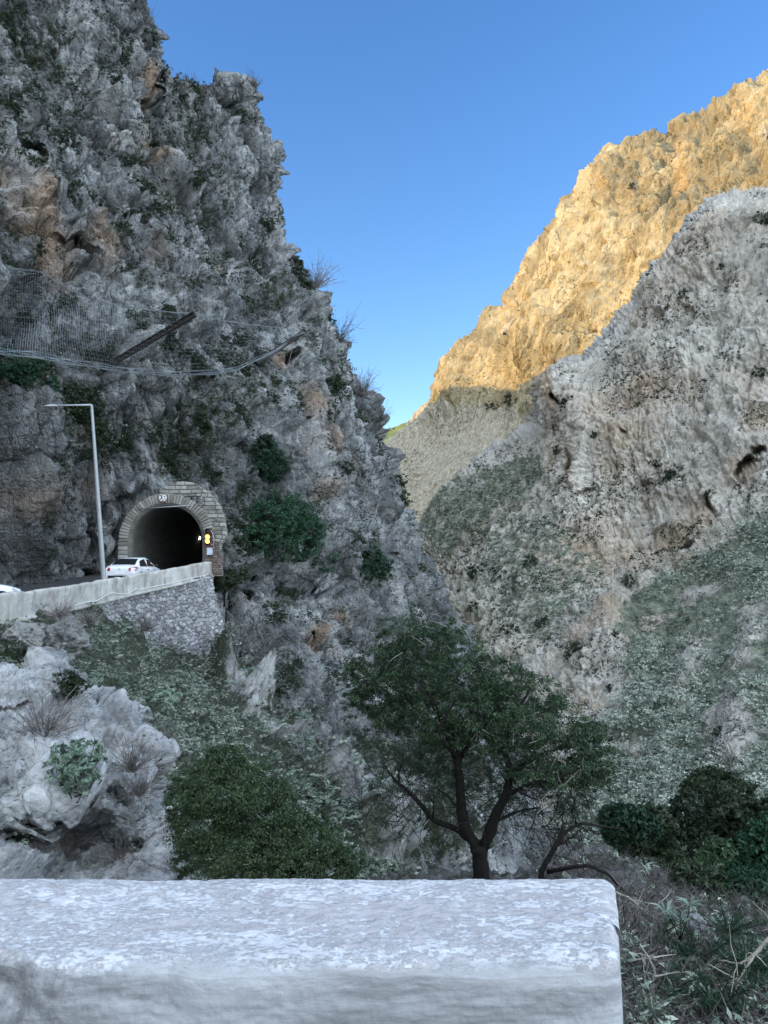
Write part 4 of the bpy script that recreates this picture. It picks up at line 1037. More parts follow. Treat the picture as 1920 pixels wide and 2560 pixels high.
for i in range(na):
    a0 = math.pi * i / na + .005; a1 = math.pi * (i + 1) / na - .005
    th = .60 + rr_.uniform(-.03, .03); yf = PY - .10 - rr_.uniform(0, .05)
    st.append(([fr(a0, R0, yf), fr(a0, R0 + th, yf), fr(a1, R0 + th, yf), fr(a1, R0, yf), fr(a0, R0, PY + .5), fr(a0, R0 + th, PY + .5), fr(a1, R0 + th, PY + .5), fr(a1, R0, PY + .5)], rr_.uniform(0, 1)))
z = c0[2]
while z > ROADZ:
    z1 = max(ROADZ - .1, z - rr_.uniform(.26, .36))
    for sgn in (-1,):
        xi = c0[0] + sgn * R0; xo = c0[0] + sgn * (R0 + .6); yf = PY - .10 - rr_.uniform(0, .05)
        q = [(xi, yf, z - .015), (xo, yf, z - .015), (xo, yf, z1 + .015), (xi, yf, z1 + .015), (xi, PY + .5, z - .015), (xo, PY + .5, z - .015), (xo, PY + .5, z1 + .015), (xi, PY + .5, z1 + .015)]
        st.append(([np.array(t) - OFF for t in q], rr_.uniform(0, 1)))
    z = z1
ring = link('arch_ring', wedge_mesh(st), vsm, portal)
bv = ring.modifiers.new('bevel', 'BEVEL'); bv.width = .02; bv.segments = 2
# coursed masonry spandrel
def spandrel(polypx, name, mat, seed, y_front=PY, course=.27, keep_ring=True):
    Q = np.array([pl(x, y) for x, y in polypx])[:, [0, 2]]
    x0, z0 = Q.min(0); x1, z1 = Q.max(0)
    st_ = .016
    X, Z = np.meshgrid(np.arange(x0, x1, st_), np.arange(z0, z1, st_))
    zz = Z + .05 * vnoise(np.stack([X * .8, 0 * X, Z * .8], -1), seed) + .015 * vnoise(np.stack([X * 5, 0 * X, Z * 5], -1), seed + 1)
    row = np.floor(zz / course); fz = zz / course - row
    wd = course * (1.4 + 1.6 * _h(row.astype(np.int64), row.astype(np.int64) * 0, row.astype(np.int64) * 0 + 3, seed))
    xx = X + 10 * _h(row.astype(np.int64), row.astype(np.int64) * 0 + 7, row.astype(np.int64) * 0, seed) + .04 * vnoise(np.stack([X * 3, 0 * X, Z * 3], -1), seed + 2)
    col = np.floor(xx / wd); fx = xx / wd - col
    e = np.minimum(np.minimum(fz, 1 - fz) * course, np.minimum(fx, 1 - fx) * wd)
    rn = _h(row.astype(np.int64), col.astype(np.int64), 0 * row.astype(np.int64) + 1, seed + 9)
    d = sstep(0, .045, e) * (.05 + .06 * rn) + .02 * fbm(np.stack([X * 4, 0 * X, Z * 4], -1), 3, seed)
    ins = inpoly(X, Z, [tuple(p) for p in Q])
    if keep_ring:
        ins &= ~((np.hypot(X - c0[0], Z - c0[2]) < R0 + .58) & (Z > c0[2])) & ~((np.abs(X - c0[0]) < R0) & (Z <= c0[2]))
    P = np.stack([X, y_front - d, Z], -1) - OFF
    F = grid_faces(*X.shape, keep=ins[:-1, :-1])
    V = P.reshape(-1, 3); Vb = V.copy(); Vb[:, 1] = y_front + .55 - OFF[1]; nV = len(V)
    Ed = np.concatenate([F[:, [0, 1]], F[:, [1, 2]], F[:, [2, 3]], F[:, [3, 0]]]); Es = np.sort(Ed, 1)
    _, ix, ct = np.unique(Es[:, 0].astype(np.int64) * nV + Es[:, 1], return_index=True, return_counts=True)
    be = Ed[ix[ct == 1]]; skirt = np.stack([be[:, 1], be[:, 0], be[:, 0] + nV, be[:, 1] + nV], 1)
    rn2 = np.r_[rn.ravel(), rn.ravel()]; jt = (1 - sstep(.0, .03, e)).ravel()
    o = link(name, mesh_np(name, np.concatenate([V, Vb]), np.concatenate([F, skirt, F[:, ::-1] + nV]), {'rnd': rn2, 'joint': np.r_[jt, jt]}), mat, portal)
    return o
spandrel([(395, 1243), (405, 1222), (425, 1210), (455, 1203), (485, 1208), (520, 1230), (546, 1260), (560, 1296), (566, 1340), (552, 1362), (544, 1430), (505, 1430), (505, 1240)], 'spandrel_wall', fsm, 701)
pkm = stone_mat2('pinkish_brick', (.15, .105, .09), (.24, .18, .155), (.33, .27, .24))
spandrel([(515.5, 1352), (549, 1352), (556, 1440), (515.5, 1440)], 'brick_pier', pkm, 721, PY - .14, .11, False)
if 0: spandrel([(286, 1290), (315, 1255), (350, 1236), (400, 1228), (400, 1262), (330, 1320), (300, 1380), (300, 1470), (262, 1470), (266, 1370)], 'side_wall', fsm, 741, PY + .05)
# lining
lin_m, nt_, b_ = new_mat('tunnel_lining'); g = NT(nt_); pos = g.n('ShaderNodeNewGeometry').outputs['Position']
br = g.n('ShaderNodeTexBrick'); br.inputs['Scale'].default_value = 1.0; br.inputs['Brick Width'].default_value = .8; br.inputs['Row Height'].default_value = .3; br.inputs['Mortar Size'].default_value = .012
br.inputs['Color1'].default_value = (.15, .147, .132, 1); br.inputs['Color2'].default_value = (.10, .097, .09, 1); br.inputs['Mortar'].default_value = (.12, .115, .10, 1)
sx = g.n('ShaderNodeSeparateXYZ'); g.l(pos, sx.inputs[0]); cx_ = g.n('ShaderNodeCombineXYZ'); g.l(sx.outputs[1], cx_.inputs[0]); g.l(sx.outputs[2], cx_.inputs[1]); g.l(cx_.outputs[0], br.inputs['Vector'])
col = g.mix(g.f(g.noise(pos, 1.2, 7, .7), .4, .65, 0, .5), br.outputs[0], (.13, .125, .11))
g.l(col, b_.inputs['Base Color']); b_.inputs['Roughness'].default_value = .9
sec = [(-R0, ROADZ - .2), (-R0, c0[2])] + [(R0 * math.cos(math.pi - a), c0[2] + R0 * math.sin(a)) for a in np.linspace(0, math.pi, 40)[1:-1]] + [(R0, c0[2]), (R0, ROADZ - .2)]
sec = resample(sec, 90); Ys = np.linspace(PY - .05, PY + 70, 120)
L = np.stack([c0[0] + sec[None, :, 0] + .0006 * (Ys[:, None] - PY) ** 2, Ys[:, None] + 0 * sec[None, :, 0], sec[None, :, 1] + .01 * (Ys[:, None] - PY)], -1)
L[..., 0] += .03 * fbm(L * 1.5, 3, 55)
Lm = L - OFF
lin = link('lining', mesh_np('lining', Lm.reshape(-1, 3), grid_faces(*Lm.shape[:2])), lin_m, portal)
so_ = lin.modifiers.new('solid', 'SOLIDIFY'); so_.thickness = .4; so_.offset = 0
endm = MB(); e0 = L[-1]; endm.add([tuple(p - OFF) for p in e0], [tuple(range(len(e0)))]); endm.build('end_wall', lin_m, portal)

grey_metal = plain('galvanised_steel', (.34, .36, .38), .45, .55, .1, 4)
dark_metal = plain('dark_rusty_steel', (.045, .04, .038), .7, .4, .35, 6)
black = plain('black_plastic', (.015, .015, .016), .4)
white_p = plain('white_enamel', (.78, .78, .77), .4, 0, .03)
def emis(name, col, s):
    m, nt, b = new_mat(name); b.inputs['Base Color'].default_value = col + (1,); b.inputs['Emission Color'].default_value = col + (1,); b.inputs['Emission Strength'].default_value = s
    return m
# bar across the arch
m = MB(); m.tube([pl(345, 1272.5, PY - .28), pl(474, 1263.5, PY - .28)], .035, 8); m.tube([pl(474, 1263.5, PY - .28), pl(474, 1263.5, PY - .05)], .02, 6); m.tube([pl(349, 1272, PY - .28), pl(349, 1272, PY - .05)], .02, 6)
tag(m.build('crossbar', grey_metal, None, True), 'thin pale metal bar fixed across the top of the tunnel mouth', 'bar')
# height limit sign
s0 = pl(407, 1244, PY - .32); sg = empty('height_limit_sign', s0); tag(sg, 'round white 3,4 m height limit sign with faded red rim above the tunnel mouth', 'sign')
RS = .285
m = MB(); m.lathe((0, 0, 0), (0, 1, 0), [(0, RS - .03), (0, RS), (.03, RS), (.03, RS - .03)], 40); m.build('rim', plain('faded_red', (.22, .07, .06), .6), sg)
m = MB(); m.lathe((0, -.004, 0), (0, 1, 0), [(0, RS - .035), (.006, RS - .035)], 40); m.build('face', white_p, sg)
for sgn in (1, -1):
    m = MB(); m.add([(-.085, -.012, sgn * .235), (.085, -.012, sgn * .235), (0, -.012, sgn * .15), (-.085, -.006, sgn * .235), (.085, -.006, sgn * .235), (0, -.006, sgn * .15)], [(0, 1, 2), (5, 4, 3), (0, 3, 4, 1), (1, 4, 5, 2), (2, 5, 3, 0)]); m.build('triangle_mark', black, sg)
def text(s, size, loc, mat, parent, name='lettering', rot=(math.pi / 2, 0, 0), bold=.004):
    cu = bpy.data.curves.new(name, 'FONT'); cu.body = s; cu.size = size; cu.align_x = 'CENTER'; cu.align_y = 'CENTER'; cu.extrude = .002; cu.offset = bold
    o = bpy.data.objects.new(name, cu); C.objects.link(o)
    bpy.context.view_layer.update()
    me = bpy.data.meshes.new_from_object(o.evaluated_get(bpy.context.evaluated_depsgraph_get()))
    C.objects.unlink(o); bpy.data.objects.remove(o)
    q = link(name, me, None, parent); me.materials.clear(); me.materials.append(mat); q.location = loc; q.rotation_euler = rot
    return q
text('3', .40, (-.10, -.010, 0), black, sg, bold=.012); text(',', .22, (0.015, -.010, -.09), black, sg, bold=.004); text('4', .21, (.12, -.010, .07), black, sg, bold=.004); text('m', .15, (.12, -.010, -.075), black, sg, bold=.004)
# traffic light
t0 = pl(519, 1341, PY - .45); tl = empty('traffic_light', t0); tag(tl, 'traffic light with two glowing amber lamps on the right side of the tunnel mouth', 'traffic light')
m = MB(); m.box((0, .1, 0), (.34, .2, 1.05)); m.build('housing', black, tl, bevel=.03)
m = MB(); m.box((.02, .215, -.1), (.46, .02, 1.2)); m.build('backboard', plain('dull_red_board', (.16, .05, .045), .7), tl)
amber = emis('amber_lamp', (1.0, .50, .03), 5.0); darklens = plain('dark_lens', (.03, .012, .01), .15)
for zc, mt in ((.33, darklens), (-.03, amber), (-.31, amber)):
    m = MB(); m.lathe((0, -.012, zc), (0, 1, 0), [(-.02, .04), (-.012, .09), (0, .125), (.02, .125)], 24); m.build('lamp', mt, tl, True)
    m = MB(); n_ = 12
    vs = []
    for i in range(n_ + 1):
        a = math.pi * i / n_
        for yy in (-.005, -.13 - .04 * math.sin(a)): vs.append((.14 * math.cos(a), yy, zc + .14 * math.sin(a)))
    m.add(vs, [(2 * i, 2 * i + 1, 2 * i + 3, 2 * i + 2) for i in range(n_)]); o = m.build('visor', black, tl); q = o.modifiers.new('s', 'SOLIDIFY'); q.thickness = .006
m = MB(); m.tube([np.array(pl(534, 1392, PY - .25)) - t0, np.array(pl(534, 1350, PY - .25)) - t0, np.array(pl(532, 1336, PY - .28)) - t0, np.array(pl(527, 1326, PY - .3)) - t0, np.array(pl(520, 1321.5, PY - .32)) - t0, np.array(pl(514, 1325, PY - .35)) - t0], .035, 8)
m.tube([(.12, .12, -.45), np.array(pl(534, 1363, PY - .25)) - t0], .025, 6); m.build('bracket', grey_metal, tl, True)
b0 = pl(524, 1378.5, PY - .30); jb = empty('junction_box', b0); tag(jb, 'light grey electrical box on the pier below the traffic light', 'box')
m = MB(); m.box((0, .05, 0), (.36, .16, .47)); m.build('cabinet', plain('grey_enamel', (.50, .55, .62), .5), jb, bevel=.012)
m = MB(); m.box((0, -.037, 0), (.32, .014, .43)); d_ = m.build('door', plain('grey_enamel_door', (.55, .60, .67), .5), jb, bevel=.005)
m = MB(); m.box((.14, -.050, .15), (.03, .012, .05)); m.box((.14, -.050, -.15), (.03, .012, .05)); m.build('latch', black, jb)
# lamp deep in the tunnel
i = np.array([c0[0] - R0 + .10, 66, 3.45]); tlp = empty('tunnel_lamp', i); tag(tlp, 'small lit white lamp deep inside the dark tunnel', 'lamp')
ray = P3(499, 1345, 1.0) - CAM; kk = None
for Y in np.arange(55, 118, .2):
    p = CAM + ray * (Y / ray[1]); xl = c0[0] - R0 + .0006 * (Y - PY) ** 2
    if p[0] <= xl + .35: kk = p; break
if kk is None: kk = CAM + ray * (80 / ray[1])
tlp.location = kk
m = MB(); m.lathe((0, 0, 0), (0, 0, 1), [(-.14, .02), (-.12, .09), (.12, .09), (.14, .02)], 14); m.build('bulb', emis('white_lamp', (1, .95, .85), 2.5), tlp, True)
m = MB(); m.box((0, 0, .18), (.24, .24, .06)); m.tube([(0, 0, .2), (-.3, .0, .35)], .03, 6); m.build('mount', dark_metal, tlp)

# ---- street lamp ------------------------------------------------------------------------------
lb = P3(263, 1462, 36.4); lb[2] = pp[np.abs(pp[:, 1] - lb[1]).argmin(), 2] - .85
lt = P3(229, 1012, 36.0); la = P3(140, 1014, 35.2)
sl_ = empty('street_lamp', lb); tag(sl_, 'tall grey street lamp post leaning left with a thin horizontal arm, behind the parapet', 'street lamp')
m = MB(); v = lt - lb
m.tube([(0, 0, 0), v * .02, v * .5, v * .99, v], [.13, .13, .10, .065, .06], 14); m.build('pole', grey_metal, sl_, True)
m = MB(); m.lathe((0, 0, 0), (0, 0, 1), [(0, .22), (.02, .22), (.03, .15), (.30, .145)], 14); m.build('base', grey_metal, sl_, True)
m = MB(); m.tube([v - [0, 0, .05], v + [-.02, 0, .0], (v + (la - lb)) / 2, la - lb], [.05, .05, .04, .035], 8); m.build('arm', grey_metal, sl_, True)
m = MB(); d = la - lb; dd = (la - lt) / np.linalg.norm(la - lt)
m.tube([d - dd * .1, d, d + dd * .25, d + dd * .5], [.03, .06, .07, .03], 10); m.build('lamp_head', grey_metal, sl_, True)
mk = MB(); q = P3(257, 1452, 36.9); mk.box((q[0], q[1], q[2] - .3), (.07, .07, 1.1)); tag(mk.build('marker_post', white_p, bevel=.01), 'short thin white post just left of the street lamp base', 'post')

# ---- rockfall net ---------------------------------------------------------------------------------
def post(x0, y0, D0, x1, y1, D1, label):
    a, b = P3(x0, y0, D0), P3(x1, y1, D1)
    e = empty('net_post', a); tag(e, label, 'post')
    v = b - a; v1 = np.cross(v, [0, 1, 0]); v1 /= np.linalg.norm(v1); n_ = np.linalg.norm(v); u = v / n_; w_ = np.cross(u, v1)
    Rm = np.stack([u, v1, w_], 1)
    m = MB(); m.box(v / 2, (n_, .30, .03), Rm); m.box(v / 2 + v1 * .15, (n_, .034, .28), Rm); m.box(v / 2 - v1 * .15, (n_, .034, .28), Rm); m.build('beam', dark_metal, e)
    m = MB(); m.box((0, 0, 0), (.06, .5, .4), Rm); m.build('base_plate', dark_metal, e)
    m = MB(); m.box(v, (.05, .34, .3), Rm); m.build('end_plate', dark_metal, e)
    return a, b
def dmin(x, y, r_=30):
    ns = A.ns; q = A.P[:, :ns]; m_ = (np.hypot(A.px[:, :ns] - x, A.py[:, :ns] - y) < r_)
    return float(np.percentile(depth_of(q[m_]), 6))
def dA(x, y): return float(depth_of(surf(A, x, y)))
p2a, p2b = post(289, 903, dmin(289, 903) - .6, 487, 785, dmin(440, 815, 70) - 5, 'long dark steel post sticking out of the cliff in the middle of the rockfall net')
p3a, p3b = post(641, 908, dmin(641, 908) - .6, 762, 828, dmin(720, 850, 60) - 3, 'dark steel post at the right end of the rockfall net')
p1a, p1b = post(56, 704, dmin(56, 704) - .6, 101, 679, dmin(101, 679) - 3, 'short dark steel post at the upper left of the rockfall net')
D1, D2, D3 = depth_of(p1b), depth_of(p2b), depth_of(p3b)
up = np.array([(-60, 662, D1 - .5), (20, 672, D1), (101, 679, D1), (160, 712, D1 + 1), (220, 745, D1 + 1.5), (300, 765, D1 + 1.5), (400, 778, D2 - .5), (487, 785, D2), (560, 802, D2 + 3), (620, 812, D2 + 6), (690, 818, D3 - 2), (762, 828, D3)], float)
lo = np.array([(x, y, dmin(x, y, 45) - 1.2) for x, y in ((-60, 878), (80, 893), (200, 914), (320, 930), (420, 938), (520, 937), (600, 922), (680, 884))] + [(730, 850, D3 - .5), (762, 830, D3)], float); lo[1:-2, 2] = (lo[:-3, 2] + lo[1:-2, 2] + lo[2:-1, 2]) / 3
U = resample(up, 320); Lo = resample(lo, 320)
net = empty('rockfall_net', P3(300, 900, 40)); tag(net, 'sagging hexagonal wire rockfall net strung between steel posts on the cliff', 'net'); NO = np.array(net.location)
wire = plain('net_wire', (.22, .24, .26), .5, .5)
def netp(u, v):
    i = np.clip(u, 0, 1) * 319; i0 = int(min(318, max(0, math.floor(i)))); f = i - i0
    a = U[i0] * (1 - f) + U[i0 + 1] * f; b = Lo[i0] * (1 - f) + Lo[i0 + 1] * f
    q = a * (1 - v) + b * v; q = q + np.array([3 * math.sin(v * 9 + u * 17), 14 * v * (1 - v), -.6 * math.sin(v * math.pi) + .15 * math.sin(u * 60)])
    return P3(q[0], q[1], q[2]) - NO
m = MB(); nu, nv = 66, 15
for i in range(nu):
    for j in range(nv):
        o_ = .5 * (j % 2); u0 = (i + o_) / nu; v0 = (j) / nv
        A_ = netp(u0 - .30 / nu, v0); B_ = netp(u0 + .30 / nu, v0)
        Cc = netp(u0 + .5 / nu + .2 / nu, min(1, v0 + 1 / nv)); Dd = netp(u0 - .5 / nu - .2 / nu, min(1, v0 + 1 / nv))
        m.tube([A_, B_], .008, 3, False); 
        m.tube([B_, netp(u0 + .5 / nu - .30 / nu + .0, min(1, v0 + 1 / nv))], .008, 3, False)
        m.tube([A_, netp(u0 - .5 / nu + .30 / nu, min(1, v0 + 1 / nv))], .008, 3, False)
m.build('mesh_panel', wire, net)
m = MB(); m.tube([netp(t, 0) for t in np.linspace(0, 1, 120)], .03, 5); m.tube([netp(t, 0) + np.array([0, 0, .06 * math.sin(t * 90)]) for t in np.linspace(.05, .95, 160)], .018, 4); m.build('upper_cable', wire, net)
m = MB()
for k in range(5):
    ph = k * 1.7; m.tube([netp(t, .93 + .012 * k) + np.array([0, 0, .05 * math.sin(t * 40 + ph) - .03 * k]) for t in np.linspace(0, 1, 140)], .016, 3, False)
m.tube([netp(t, 1) for t in np.linspace(0, 1, 140)], .03, 5); m.build('lower_cable', wire, net)
for (a, b, lab) in [((-60, 648), (101, 679), 'thin stay cable running left from the short upper net post'), ((-60, 690), (101, 681), 'lower stay cable left of the short upper net post'), ((487, 785), (700, 690), None), ((735, 850), (700, 1000), 'thin cable hanging down the cliff from the right net post')]:
    if lab is None: continue
    Da_, Db_ = (D1 - 1, D1) if b[0] < 200 else (D3, dA(*b) - .5)
    m = MB(); pa_, pb_ = P3(a[0], a[1], Da_), P3(b[0], b[1], Db_)
    m.tube([pa_ * (1 - t) + pb_ * t - np.array([0, 0, .4 * t * (1 - t)]) for t in np.linspace(0, 1, 12)], .02, 5); tag(m.build('stay_cable', wire), lab, 'cable')

# ---- cars ------------------------------------------------------------------------------------------
paint = plain('white_car_paint', (.74, .76, .80), .25, 0, .02, 2, .5, 0, .6)
glass = plain('dark_car_glass', (.012, .014, .016), .5, 0, .1, 2, .08)
tyre = plain('tyre_rubber', (.02, .02, .02), .85)
rim_m = plain('alloy_rim', (.45, .46, .47), .35, .7)
redl = plain('red_tail_lamp', (.45, .02, .02), .15, 0, .1, 9); clearl = plain('clear_lamp', (.75, .75, .78), .1)
def loft(m, secs, cap=True):
    n = len(secs[0]); b = len(m.v)
    for s_ in secs: m.v += [tuple(map(float, p)) for p in s_]
    for i in range(len(secs) - 1):
        for j in range(n - 1):
            m.f.append((b + i * n + j, b + i * n + j + 1, b + (i + 1) * n + j + 1, b + (i + 1) * n + j))
    if cap:
        m.f.append(tuple(b + j for j in reversed(range(n)))); m.f.append(tuple(b + (len(secs) - 1) * n + j for j in range(n)))
def make_car(loc, rz, label, taxi=False):
    e = empty('taxi' if taxi else 'parked_car', loc, rz); tag(e, label, 'taxi' if taxi else 'car')
    # rear at x=-2.2, front at x=2.2
    st_ = [(-2.20, .34, .78, .70), (-2.17, .28, .92, .80), (-2.05, .24, 1.00, .84), (-1.7, .22, 1.03, .865), (-1.2, .20, .98, .875), (-.3, .20, .95, .88), (.7, .20, .95, .88), (1.15, .20, .96, .875), (1.6, .22, .90, .86), (1.95, .24, .80, .82), (2.12, .28, .68, .74), (2.20, .34, .58, .62)]
    secs = []
    for x, zb, zt, hw in st_:
        half = [(0, zb), (hw * .85, zb), (hw * .98, zb + .10), (hw, zb + .25), (hw * 1.0, (zb + zt) / 2 + .05), (hw * .985, zt - .12), (hw * .94, zt - .04), (hw * .80, zt), (0, zt + .025)]
        secs.append([(x, y, z) for y, z in half] + [(x, -y, z) for y, z in reversed(half[1:-1])] + [(x, 0, zb)])
    m = MB(); loft(m, secs); body = m.build('body', paint, e, True)
    s_ = body.modifiers.new('sub', 'SUBSURF'); s_.levels = 1; s_.render_levels = 2
    # greenhouse
    gs = [(-1.72, .98, 1.00, .74, .70), (-1.30, .96, 1.22, .78, .64), (-.95, .95, 1.38, .80, .60), (-.5, .94, 1.445, .81, .60), (.1, .94, 1.46, .81, .60), (.5, .94, 1.40, .80, .60), (.95, .94, 1.18, .79, .64), (1.32, .94, .97, .76, .70)]
    secs = []
    for x, zb, zt, wb, wt in gs:
        half = [(wb, zb - .05), (wb - .01, zb), ((wb + wt) / 2 + .015, (zb + zt) / 2), (wt + .03, zt - .06 * min(1, (zt - zb) * 3)), (wt - .06, zt), (0, zt + .012)]
        secs.append([(x, y, z) for y, z in half] + [(x, -y, z) for y, z in reversed(half[:-1])])
    m = MB(); loft(m, secs); m.build('cabin', paint, e, True)
    def prj(x, f, side):   # point on the cabin side
        xs = [g_[0] for g_ in gs]; zb = np.interp(x, xs, [g_[1] for g_ in gs]); zt = np.interp(x, xs, [g_[2] for g_ in gs]); wb = np.interp(x, xs, [g_[3] for g_ in gs]); wt = np.interp(x, xs, [g_[4] for g_ in gs])
        return (x, side * (wb + (wt + .03 - wb) * f + .014), zb + (zt - .06 - zb) * f)
    for side in (-1, 1):
        for xa, xb in ((-1.22, -.22), (-.12, .98)):
            m = MB(); N_ = 10; xs = np.linspace(xa, xb, N_)
            lo_ = [prj(x, .06, side) for x in xs]; hi_ = []
            for x in xs:
                ed = min(1, (x - xa) / .12 + .35, (xb - x) / .12 + .35); hi_.append(prj(x, .12 + .80 * ed, side))
            m.add(lo_ + hi_, [(i, i + 1, N_ + i + 1, N_ + i) for i in range(N_ - 1)]); o = m.build('side_window', glass, e); q = o.modifiers.new('s', 'SOLIDIFY'); q.thickness = .008
    # rear and front glass follow the slope
    def screen(name, xs_, w_):
        m = MB(); rows = []
        for x in xs_:
            zt = np.interp(x, [g_[0] for g_ in gs], [g_[2] for g_ in gs]); wt = np.interp(x, [g_[0] for g_ in gs], [g_[4] for g_ in gs])
            rows.append([(x + (-.012 if x < 0 else .012), y * (wt - .05) * w_, zt + .016 - abs(y) ** 3 * .02) for y in np.linspace(-1, 1, 9)])
        vs = [p for r_ in rows for p in r_]; m.add(vs, [(a * 9 + b, a * 9 + b + 1, (a + 1) * 9 + b + 1, (a + 1) * 9 + b) for a in range(len(rows) - 1) for b in range(8)])
        o = m.build(name, glass, e, True); q = o.modifiers.new('s', 'SOLIDIFY'); q.thickness = .01
    screen('rear_window', (-1.62, -1.45, -1.30, -1.12, -.98), 1.0); screen('windscreen', (.56, .75, .95, 1.1, 1.24), 1.0)
    for x in (-1.35, 1.35):
        for side in (-1, 1):
            wh = empty('wheel', (x, side * .80, .31)); wh.parent = e
            m = MB(); m.lathe((0, -.1, 0), (0, 1, 0), [(0, .2), (0, .29), (.03, .315), (.17, .315), (.2, .29), (.2, .2)], 24); m.build('tyre', tyre, wh, True)
            m = MB(); m.lathe((0, side * .085, 0), (0, side, 0), [(-.1, .2), (-.02, .205), (.0, .18), (.0, .06), (.02, .05), (.02, .001)], 20); m.build('rim', rim_m, wh)
            m = MB(); m.lathe((x, side * .70, .33), (0, side, 0), [(0, .36), (.176, .365)], 28); m.build('wheel_arch', black, e)
    for side in (-1, 1):
        m = MB(); m.add([(-2.215, side * .50, .74), (-2.205, side * .50, .90), (-2.10, side * .83, .95), (-1.88, side * .873, .93), (-1.86, side * .882, .86), (-2.08, side * .86, .76), (-2.13, side * .80, .72)], [tuple(range(7)) if side > 0 else tuple(reversed(range(7)))])
        o = m.build('tail_light', redl, e); q = o.modifiers.new('s', 'SOLIDIFY'); q.thickness = .03; q.offset = 0
        m = MB(); m.box((-2.10, side * .835, .835), (.10, .06, .08)); m.build('indicator', clearl, o)
        m = MB(); m.add([(2.16, side * .50, .60), (2.10, side * .55, .72), (1.85, side * .80, .80), (1.75, side * .86, .78), (1.95, side * .83, .66), (2.12, side * .70, .58)], [tuple(range(6))]); o = m.build('headlight', clearl, e); q = o.modifiers.new('s', 'SOLIDIFY'); q.thickness = .03; q.offset = 0
        m = MB(); m.lathe((.88, side * .86, 1.0), (0, side, 0), [(0, .03), (.03, .075), (.14, .085), (.17, .05)], 10); m.build('wing_mirror', black, e, True)
        for xx in (-.35, .62):
            m = MB(); m.box((xx, side * .893, .80), (.17, .02, .03)); m.build('door_handle', black, e, bevel=.006)
        for xx in (-1.18, -.17, .98):
            m = MB(); m.box((xx, side * .884, .60), (.012, .008, .55)); m.build('door_gap', black, e)
    m = MB(); m.box((-2.215, 0, .43), (.03, 1.2, .13)); m.build('bumper_grille', black, e, bevel=.01)
    m = MB(); m.box((-2.215, 0, .60), (.02, .52, .115)); m.build('number_plate', white_p, e)
    m = MB(); m.box((-2.20, 0, .84), (.03, .07, .07)); m.build('badge', rim_m, e, bevel=.01)
    m = MB(); m.box((2.19, 0, .45), (.04, 1.0, .16)); m.build('grille', black, e, bevel=.01)
    if taxi:
        m = MB()
        for side in (-1, 1): m.box((.0, side * .895, .72), (.55, .01, .26))
        m.build('door_panel', plain('orange_yellow_panel', (.75, .36, .04), .4), e)
    return e
def road_z(Y): return float(np.interp(Y, pp[:, 1], pp[:, 2]) - .74)
cY = 43.0; cX = -13.95
make_car((cX, cY, road_z(cY)), math.radians(88), 'white saloon car seen from behind, driving into the tunnel behind the parapet')
q = P3(-112, 1490, 28.6); make_car((q[0], q[1], road_z(q[1]) - .0), math.radians(40), 'white taxi at the left border of the photo, only its bonnet in view', True)

